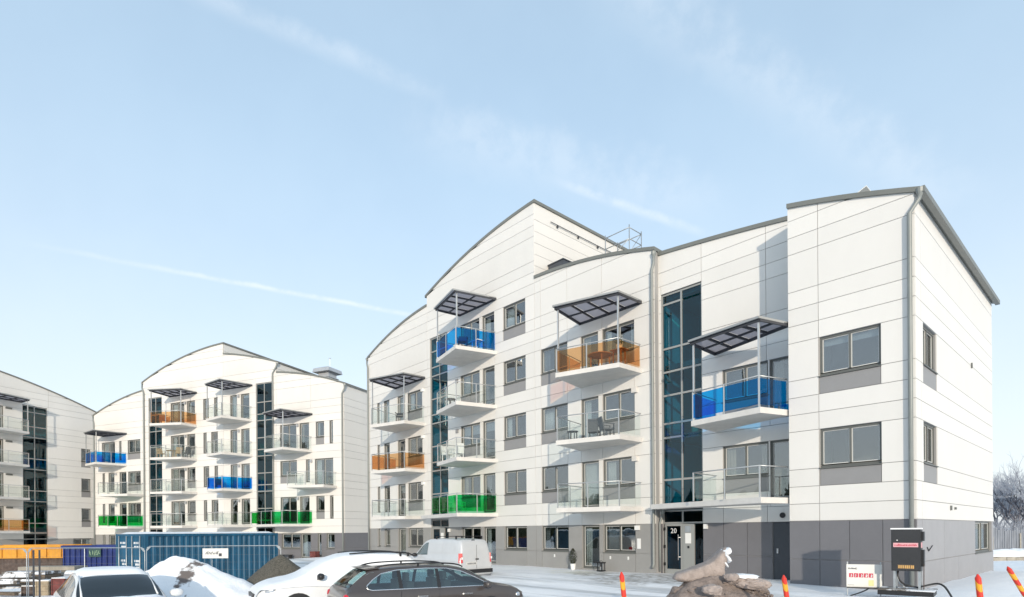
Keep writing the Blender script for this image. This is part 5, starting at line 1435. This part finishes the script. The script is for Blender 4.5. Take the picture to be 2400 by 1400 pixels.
def place_car(t, L): 
    for ch in t.children: ch.location.x -= L/2

GZC = -0.42
# dark brown estate car
cp = cam_at(1008, 14.0, GZC)
car = thing('estate_car', 'dark brown estate car with roof rails and chrome window trim', 'car', cp, R(77.4))
Lc = 4.56
E1 = CarShape([(0.0, 0.55), (0.03, 0.80), (0.09, 0.98), (0.16, 1.06), (0.40, 1.27), (0.60, 1.405), (0.80, 1.44), (1.3, 1.475), (1.9, 1.482), (2.45, 1.455), (2.85, 1.385), (3.2, 1.22), (3.52, 1.05), (3.75, 0.985), (4.1, 0.915), (4.36, 0.80), (4.5, 0.64), (4.56, 0.45)],
              [(0, 0.96), (0.5, 0.965), (2.5, 0.945), (3.6, 0.93), (4.56, 0.9)], [(0, 0.80), (0.12, 0.85), (0.5, 0.885), (1.5, 0.895), (3.2, 0.89), (3.9, 0.87), (4.35, 0.78), (4.56, 0.60)], [(0, 0.58), (0.6, 0.60), (1.5, 0.64), (2.6, 0.63), (3.5, 0.70), (4.56, 0.6)])
for x_ in (0.20, 0.52, 0.56, 2.92, 3.44, 3.46): E1.insert(x_)
E1.mesh(cut=(0.52, 3.46, 0.20, 0.56, 2.92, 3.44)).build('body', 'brown_paint', car, True)
lo = [(0.52, 1.02), (0.62, 0.985), (3.38, 0.955), (3.46, 0.957)]; up = [(0.52, 1.08), (0.66, 1.20), (0.86, 1.32), (1.2, 1.385), (1.9, 1.405), (2.4, 1.385), (2.75, 1.315), (3.1, 1.16), (3.46, 0.965)]
def sub_outline(ol, a, b): 
    f_ = cspline(*zip(*ol)); xs_ = [a] + [x for x, _ in ol if a < x < b] + [b]; return [(x, f_(x)) for x in xs_]
for sd in (-1, 1):
    for (a, b) in ((0.54, 1.22), (1.30, 2.12), (2.20, 3.30)):
        E1.side_pane(sub_outline(lo, a, b), sub_outline(up, a, b), sd, 0.004).build('side_window', 'clear_car_glass', car, True)
    n_s = 26; xsu = [0.52 + (3.46-0.52)*i/n_s for i in range(n_s+1)]; lof = cspline(*zip(*lo)); upf = cspline(*zip(*up))
    E1.side_pane([(x, E1.section(x, E1.zt(x))[5][1]) for x in xsu], [(x, lof(x)) for x in xsu], sd, 0.0, n_s, 2).build('window_ledge', 'brown_paint', car, True)
    E1.side_pane([(x, upf(x)) for x in xsu], [(x, E1.section(x, E1.zt(x))[9][1]) for x in xsu], sd, 0.0, n_s, 2).build('roof_frame', 'brown_paint', car, True)
    E1.side_pane(sub_outline(lo, 3.30, 3.46), sub_outline(up, 3.30, 3.46), sd, 0.005, 3).build('quarter_trim', 'black_plastic', car, True)
    for (xa, xb_) in ((1.26, 0.0), (2.16, 0.0)):
        sm_ = [(xa, sd*(E1.halfw(xa, 0.93)+0.004), 0.93), (xa-0.02, sd*(E1.w(xa)*0.998+0.003), 0.70), (xa-0.03, sd*(E1.w(xa)+0.003), 0.40)]
        MB().tube(sm_, 0.006, 5).build('door_seam', 'black_plastic', car, True)
    tr = [(x, sd*(E1.halfw(x, z)+0.008), z) for x, z in lo] + [(x, sd*(E1.halfw(x, z)+0.008), z) for x, z in reversed(up)]
    MB().tube(tr, 0.011, 6, True).build('window_trim', 'chrome', car, True)
    for (a, b) in ((1.22, 1.30), (2.12, 2.20)):
        E1.side_pane(sub_outline(lo, a, b), sub_outline(up, a, b), sd, 0.007, 3).build('pillar', 'black_plastic', car, True)
    rl = [(0.72, sd*0.55, 1.425), (0.86, sd*0.56, 1.475), (1.2, sd*0.575, 1.51), (1.9, sd*0.58, 1.52), (2.5, sd*0.57, 1.49), (2.75, sd*0.56, 1.45), (2.86, sd*0.55, 1.40)]
    rlo = MB().tube(smooth_path(rl, 4), 0.017, 8).build('roof_rail', 'black_plastic', car, True)
    MB().bar((1.75, sd*0.575, 1.44), (1.75, sd*0.58, 1.515), 0.05, 0.03).build('rail_foot', 'black_plastic', rlo)
    mirror(car, 3.28, sd*0.90, 1.0, sd, 'brown_paint')
    for x in (1.75, 2.85): MB().bar((x-0.11, sd*0.905, 0.80), (x+0.11, sd*0.905, 0.80), 0.03, 0.035).build('door_handle', 'chrome', car)
    hl = clod(5.5, 0.17, 0.07, 0.075, 'chrome', 'headlight', car, 3, 0.1); hl.location = (4.30, sd*0.70, 0.69); hl.rotation_euler = (0, 0, -sd*0.55)
    tl = clod(6.5, 0.07, 0.10, 0.09, 'red_lens', 'tail_light', car, 3, 0.1); tl.location = (0.10, sd*0.74, 0.84)
E1.screen(1.05, 1.39, False, 0.97).build('rear_window', 'clear_car_glass', car, True)
E1.screen(1.06, 1.38, True, 0.97).build('windscreen', 'clear_car_glass', car, True)
box_obj('cabin_floor', 'car_interior', car, 0.25, 3.45, -0.74, 0.74, 0.28, 0.80); box_obj('dashboard', 'car_interior', car, 3.05, 3.45, -0.70, 0.70, 0.80, 0.95); box_obj('rear_shelf', 'car_interior', car, 0.35, 1.2, -0.68, 0.68, 0.80, 0.92)
MB().prism([(0.56, -0.57, 1.405), (0.56, 0.57, 1.405), (0.86, 0.60, 1.44), (0.86, -0.60, 1.44)], [(0.50, -0.56, 1.43), (0.50, 0.56, 1.43), (0.86, 0.60, 1.465), (0.86, -0.60, 1.465)]).build('spoiler', 'brown_paint', car)
MB().tube([(0.145, -0.02, 1.075), (0.24, -0.34, 1.16)], 0.010, 6).build('rear_wiper', 'black_plastic', car)
MB().box(0.135, 0.150, -0.50, 0.50, 1.042, 1.062).build('window_seal', 'black_plastic', car)
for x in (1.55, 2.45):
    for sd in (-0.36, 0.36):
        st_ = box_obj('seat', 'seat_fabric', car, x-0.06, x+0.10, sd-0.22, sd+0.22, 0.55, 1.10); box_obj('headrest', 'seat_fabric', st_, x-0.06, x+0.02, sd-0.12, sd+0.12, 1.12, 1.30)
wheels(car, (0.86, 3.44), 0.885, 0.315); place_car(car, Lc)
E1_shape = E1
# snow covered white car, nose towards the heaps
cp = cam_at(800, 15.7, GZC)
wc = thing('snow_covered_car', 'white car buried under smooth snow with one black wing mirror showing', 'car', cp, R(77.4+180))
Ls = 4.5
E2s = CarShape([(0.0, 0.60), (0.04, 0.90), (0.10, 1.10), (0.20, 1.22), (0.45, 1.47), (0.70, 1.58), (1.2, 1.63), (1.8, 1.64), (2.3, 1.60), (2.75, 1.47), (3.15, 1.27), (3.45, 1.12), (3.8, 1.04), (4.1, 0.98), (4.35, 0.87), (4.46, 0.70), (4.5, 0.5)],
               [(0, 1.05), (2.5, 1.03), (3.4, 1.0), (4.5, 0.95)], [(0, 0.78), (0.12, 0.86), (0.5, 0.91), (1.5, 0.925), (3.2, 0.92), (3.9, 0.90), (4.3, 0.80), (4.5, 0.64)], [(0, 0.6), (0.6, 0.63), (1.5, 0.67), (2.6, 0.66), (3.4, 0.74), (4.5, 0.66)])
E2s.mesh().build('body', 'white_paint', wc, True)
E2s.mesh(0.045, lambda x: 0.86 + 0.03*math.sin(x*2.3), 0.028, 3).build('snow_cover', 'car_snow', wc, True)
for sd in (-1, 1):
    mirror(wc, 3.02, sd*0.94, 1.14, sd)
    MB().bar((3.05, sd*0.90, 1.08), (3.02, sd*1.0, 1.10), 0.05, 0.06).build('mirror_arm', 'black_plastic', wc)
    rl = MB().tube(smooth_path([(0.45, sd*0.60, 1.58), (0.7, sd*0.62, 1.665), (1.5, sd*0.65, 1.70), (2.2, sd*0.63, 1.67)], 4), 0.02, 8).build('roof_rail', 'black_plastic', wc, True)
    for x in (0.62, 0.84): MB().bar((x, sd*0.66, 1.57), (x, sd*0.66, 1.67), 0.07, 0.045).build('rail_foot', 'black_plastic', rl)
    hl = clod(2.5, 0.20, 0.06, 0.06, 'chrome', 'headlight', wc, 3, 0.1); hl.location = (4.20, sd*0.76, 0.82); hl.rotation_euler = (0, 0.15, -sd*0.5)
MB().box(4.44, 4.50, -0.45, 0.45, 0.58, 0.74).build('grille', 'black_plastic', wc)
wheels(wc, (0.82, 3.52), 0.915, 0.34); place_car(wc, Ls)
# white car seen head on, clean windscreen
cp = cam_at(262, 12.2, GZC)
hc = thing('snowy_car', 'white car facing out with snow on its roof and a clear dark windscreen', 'car', cp, R(-1))
Lh = 4.5
E3 = CarShape([(0.0, 0.55), (0.04, 0.85), (0.12, 1.0), (0.45, 1.23), (0.72, 1.36), (1.2, 1.43), (1.9, 1.455), (2.35, 1.43), (2.70, 1.345), (3.05, 1.18), (3.42, 0.99), (3.7, 0.94), (4.05, 0.88), (4.32, 0.77), (4.45, 0.62), (4.5, 0.45)],
              [(0, 0.95), (2.5, 0.92), (3.5, 0.89), (4.5, 0.86)], [(0, 0.78), (0.12, 0.84), (0.5, 0.88), (1.5, 0.89), (3.2, 0.88), (3.9, 0.86), (4.3, 0.76), (4.5, 0.60)], [(0, 0.56), (0.6, 0.58), (1.5, 0.62), (2.6, 0.63), (3.5, 0.74), (4.5, 0.6)])
E3.mesh().build('body', 'white_paint', hc, True)
E3.screen(0.985, 1.375, True, 0.955, 0.012).build('windscreen', 'dark_car_glass', hc, True)
sroof = MB(); nx, ny = 20, 12
for i in range(nx+1):
    x = 0.62 + (2.52-0.62)*i/nx; sec = E3.section(x, E3.zt(x)); yy = [a for a, b in reversed(sec[9:])]; zz = [b for a, b in reversed(sec[9:])]
    for j in range(ny+1):
        y = sec[9][0]*(2*j/ny-1)*0.99; e = min(i, nx-i, j, ny-j)
        sroof.v.append((x, y, float(np.interp(abs(y), yy, zz)) + (0.0 if e == 0 else (0.05 if e == 1 else 0.075)) + 0.012*noise.noise(Vector((x*2, y*2, 7)))))
for i in range(nx):
    for j in range(ny): a = i*(ny+1)+j; sroof.f.append((a, a+ny+1, a+ny+2, a+1))
sroof.build('snow_cover', 'car_snow', hc, True)
hood = MB()
for i in range(nx+1):
    x = 3.40 + (4.34-3.40)*i/nx; sec = E3.section(x, E3.zt(x)); yy = [a for a, b in reversed(sec[9:])]; zz = [b for a, b in reversed(sec[9:])]
    for j in range(ny+1):
        y = sec[9][0]*(2*j/ny-1)*0.97; e = min(i, nx-i, j, ny-j)
        hood.v.append((x + (0.03*noise.noise(Vector((y*5, 1, 1))) if i == 0 else 0), y, float(np.interp(abs(y), yy, zz)) + (0.0 if e == 0 else 0.04 + 0.022*noise.noise(Vector((x*4, y*4, 2))))))
for i in range(nx):
    for j in range(ny): a = i*(ny+1)+j; hood.f.append((a, a+ny+1, a+ny+2, a+1))
hood.build('snow_cover', 'car_snow', hc, True)
lo = [(0.6, 0.98), (3.1, 0.95), (3.25, 0.955)]; up = [(0.6, 1.05), (0.9, 1.27), (1.4, 1.36), (2.0, 1.375), (2.4, 1.335), (2.8, 1.215), (3.25, 0.965)]
for sd in (-1, 1):
    for (a, b) in ((0.62, 1.15), (1.22, 2.0), (2.08, 3.1)): E3.side_pane(sub_outline(lo, a, b), sub_outline(up, a, b), sd).build('side_window', 'dark_car_glass', hc, True)
    mirror(hc, 3.02, sd*0.90, 0.99, sd, 'white_paint')
    MB().tube([(3.38, sd*0.62, 1.015), (2.55, sd*0.585, 1.395)], 0.02, 8).build('pillar_trim', 'white_paint', hc, True)
    hl = clod(2.9, 0.18, 0.08, 0.08, 'chrome', 'headlight', hc, 3, 0.1); hl.location = (4.26, sd*0.68, 0.68)
MB().tube([(3.40, 0.35, 1.005), (3.26, -0.18, 1.075)], 0.009, 6).build('wiper', 'black_plastic', hc); MB().tube([(3.40, -0.25, 1.005), (3.30, -0.62, 1.05)], 0.009, 6).build('wiper', 'black_plastic', hc)
mr_ = box_obj('rear_view_mirror', 'car_interior', hc, 2.62, 2.65, -0.12, 0.12, 1.25, 1.31)
for sd in (-0.36, 0.36):
    st_ = box_obj('seat', 'seat_fabric', hc, 1.9, 2.06, sd-0.23, sd+0.23, 0.5, 1.06); box_obj('headrest', 'seat_fabric', st_, 1.9, 1.98, sd-0.12, sd+0.12, 1.08, 1.25)
wheels(hc, (0.85, 3.45), 0.88, 0.315); place_car(hc, Lh)
# silver van by the facade
vp = cam_at(1044, 26.4, -0.30)
van = thing('delivery_van', 'silver delivery van parked with its rear doors towards the cars', 'van', vp, R(180.3))
Lv = 4.4
EV = CarShape([(0.0, 0.42), (0.012, 0.7), (0.03, 1.05), (0.07, 1.40), (0.13, 1.62), (0.22, 1.73), (0.40, 1.785), (1.2, 1.82), (2.2, 1.815), (2.55, 1.77), (2.85, 1.64), (3.2, 1.36), (3.52, 1.14), (3.8, 1.06), (4.1, 0.97), (4.3, 0.82), (4.38, 0.62), (4.4, 0.45)],
              [(0, 1.04), (2.5, 1.04), (3.5, 1.02), (4.4, 0.95)], [(0, 0.84), (0.05, 0.875), (0.4, 0.895), (2.0, 0.90), (3.3, 0.89), (3.9, 0.86), (4.25, 0.78), (4.4, 0.62)], [(0, 0.70), (0.15, 0.72), (0.4, 0.735), (2.4, 0.73), (3.4, 0.76), (4.4, 0.6)])
EV.mesh().build('body', 'silver_paint', van, True)
lo = [(2.42, 1.10), (3.32, 1.08)]; up = [(2.42, 1.64), (2.6, 1.62), (2.85, 1.50), (3.32, 1.10)]
for sd in (-1, 1):
    EV.side_pane(lo, up, sd).build('side_window', 'car_glass', van, True)
    mirror(van, 3.1, sd*0.92, 1.08, sd)
    EV.side_pane([(0.5, 1.20), (1.15, 1.20)], [(0.5, 1.52), (1.15, 1.52)], sd, 0.010, 4).build('blind_panel', 'silver_paint', van, True)
    EV.side_pane([(1.35, 1.20), (2.2, 1.20)], [(1.35, 1.52), (2.2, 1.52)], sd, 0.010, 4).build('blind_panel', 'silver_paint', van, True)
    tl = MB().prism([(-0.01, sd*0.74, 0.80), (0.10, sd*0.885, 0.80), (0.10, sd*0.88, 1.20), (0.02, sd*0.74, 1.20)], [(-0.03, sd*0.78, 0.80), (0.09, sd*0.905, 0.80), (0.10, sd*0.895, 1.20), (-0.005, sd*0.77, 1.20)]).build('tail_light', 'red_lens', van)
    MB().box(-0.036, -0.028, min(sd*0.76, sd*0.84), max(sd*0.76, sd*0.84), 0.94, 1.04).build('reverse_lamp', 'white_plastic', tl)
    for x in (0.5, 1.9): MB().bar((x, sd*0.70, 1.785), (x, sd*0.70, 1.90), 0.06, 0.05).build('rack_foot', 'black_plastic', van)
for x in (0.5, 1.9): MB().bar((x, -0.72, 1.905), (x, 0.72, 1.905), 0.05, 0.03).build('roof_bar', 'black_plastic', van)
MB().box(-0.07, 0.10, -0.84, 0.84, 0.36, 0.52).build('rear_bumper', 'black_plastic', van)
MB().box(-0.004, 0.0, -0.006, 0.006, 0.54, 1.55).build('door_gap', 'black_plastic', van)
pl = MB().box(-0.022, -0.012, 0.02, 0.56, 0.70, 0.83).build('number_plate', 'plate_white', van)
g = MB()
for i in range(7): g.box(-0.025, -0.0225, 0.06+i*0.068, 0.10+i*0.068, 0.725, 0.805)
g.build('lettering', 'print_dark', pl)
MB().box(-0.03, 0.0, -0.10, 0.06, 0.92, 0.97).build('door_handle', 'black_plastic', van)
clod(4.4, 0.03, 0.10, 0.02, 'black_plastic', 'brake_light', van).location = (0.24, 0, 1.745)
EV.screen(1.18, 1.62, True, 0.93).build('windscreen', 'car_glass', van, True)
wheels(van, (0.75, 3.45), 0.89, 0.315); place_car(van, Lv)

# ------------------------------------------------------------------ beyond the gable: trees, fence, low wall
def bare_tree(label, loc, h, seed, spread=0.55):
    t = thing('bare_tree', label, 'tree', loc, 0, 'bare trees beyond the gable')
    rr = random.Random(seed); tr = MB(); cr = MB(); fine = MB()
    def grow(p, d, L, r, lev):
        n_ = 3 if lev < 3 else 2; pts = [p]; dd = d.copy()
        for i in range(n_):
            dd = (dd + Vector((rr.uniform(-1, 1), rr.uniform(-1, 1), rr.uniform(-0.3, 0.6)))*0.16).normalized(); pts.append(pts[-1] + dd*L/n_)
        rads = [r*(1-0.35*i/n_) for i in range(n_+1)]
        (tr if lev == 0 else cr if lev < 4 else fine).tube(pts, rads, 7 if lev == 0 else 5 if lev < 3 else 3)
        if lev >= 6: return
        k = (4 if lev == 0 else 3 if lev < 4 else 2)
        for i in range(k):
            f = rr.uniform(0.45, 1.0) if lev else rr.uniform(0.7, 1.0)
            q = pts[min(n_, int(f*n_+0.5))]
            ax_ = Vector((rr.uniform(-1, 1), rr.uniform(-1, 1), rr.uniform(-0.15, 0.5))).normalized()
            nd = (dd*(1-spread) + ax_*spread + Vector((0, 0, 0.10))).normalized()
            grow(q, nd, L*rr.uniform(0.62, 0.80), r*rr.uniform(0.48, 0.62), lev+1)
        grow(pts[-1], (dd + Vector((rr.uniform(-.3, .3), rr.uniform(-.3, .3), 0.2))).normalized(), L*0.78, r*0.62, lev+1)
    grow(Vector((0, 0, -0.2)), Vector((0.03, 0, 1)), h*0.27, h*0.022, 0)
    tr.build('trunk', 'bark', t, True); cr.build('crown', 'bark', t, True); tag(fine.build('twigs', 'hazy_twig', t), kind='stuff')
    return t
for i, (px, t_, h, lab) in enumerate(((2400, 58, 10.2, 'large bare tree with a wide haze-toned crown beyond the gable'), (2342, 74, 9.6, 'slender haze-toned bare tree close to the gable edge'), (2470, 66, 11, 'tall bare tree beyond the low wall, outer one of the row'), (2365, 92, 10.5, 'pale distant bare tree behind the grey fence'), (2440, 95, 10.5, 'pale distant bare tree beyond the wide crowned tree'))):
    bare_tree(lab, cam_at(px, t_, -0.5), h, 31+i)
ff = thing('plank_fence', 'weathered blue grey plank fence under the bare trees', 'fence', cam_at(2322, 52, -0.5), ax-0.03)
nb_ = 60
for i in range(nb_):
    x = i*0.20
    MB().box(x, x+0.17, -0.02+rnd.uniform(-0.012, 0.012), 0.02, 0.0, 2.1+rnd.uniform(-0.08, 0.25)).build('plank', 'far_fence', ff)
for z in (0.5, 1.7): MB().box(0, nb_*0.2, 0.022, 0.08, z, z+0.1).build('rail', 'far_fence', ff)
for i in range(5): MB().box(i*2.4+0.05, i*2.4+0.17, -0.10, -0.035, 0.0, 1.5+0.3*(i % 2)).build('post', 'tan_stone', ff)
lw_ = thing('low_wall', 'low tan stone wall with snow on top beyond the gable', 'wall', cam_at(2318, 40, -0.55), ax-0.02)
for i in range(14): box_obj('stone', 'tan_stone', lw_, i*0.6, i*0.6+0.585, rnd.uniform(-0.02, 0.02), 0.4, 0.0, 0.34+rnd.uniform(-0.03, 0.03))
for i in range(14): box_obj('snow_cover', 'snow', lw_, i*0.6-0.005, i*0.6+0.594, 0.02, 0.42, 0.375, 0.44)
bk = heap('snow_bank', 'long ploughed snow bank between the low wall and the grey fence', 'snow bank', cam_at(2400, 46, -0.6), 9.0, 1.6, 0.75, 'snow', 17.0, ax, (0, 0), 1.6, 0.12, 40)
hd = MB(); rr2 = random.Random(99)
base = Vector(cam_at(2322, 54, -0.4))
for i in range(2600):
    u_ = rr2.uniform(0, 13); v_ = rr2.uniform(0.3, 2.6); p_ = base + Rv3*u_ + Fv3*v_
    d = Vector((rr2.uniform(-0.35, 0.35), rr2.uniform(-0.35, 0.35), 1)).normalized(); Lh_ = rr2.uniform(1.2, 3.3)
    hd.tube([tuple(p_), tuple(p_ + d*Lh_*0.5), tuple(p_ + (d + Vector((rr2.uniform(-.3, .3), rr2.uniform(-.3, .3), 0))).normalized()*Lh_)], [0.022, 0.015, 0.006], 3)
tag(hd.build('undergrowth', 'hazy_twig'), 'haze-toned leafless shrubs behind the grey fence', kind='stuff')

# unseen wood added behind the viewpoint to put dark reflections in the lower windows
fw_ = MB(); rr2 = random.Random(123)
for i in range(420):
    a = rr2.uniform(-math.pi*0.98, math.pi*0.10); d_ = rr2.uniform(112, 150)
    cx_, cy_ = 4.6 + d_*math.cos(a), -20.4 + d_*math.sin(a)
    if -60 < cx_ < 10 and cy_ > -60: continue
    hh = rr2.uniform(8, 14); wd = hh*rr2.uniform(0.20, 0.34); k = 8
    prev = None
    for (zf_, rf) in ((0.0, 0.10), (0.10, 0.55), (0.22, 1.0), (0.45, 0.85), (0.70, 0.50), (0.88, 0.22), (1.0, 0.02)):
        ring = []
        for j in range(k):
            t = 2*math.pi*j/k; r_ = wd*rf*rr2.uniform(0.75, 1.2); ring.append(len(fw_.v)); fw_.v.append((cx_ + r_*math.cos(t), cy_ + r_*math.sin(t), -0.5 + hh*zf_))
        if prev:
            for j in range(k): fw_.f.append((prev[j], prev[(j+1) % k], ring[(j+1) % k], ring[j]))
        prev = ring
tag(fw_.build('reflection_wood', 'conifer'), 'dark unseen wood added for window reflections', kind='stuff')
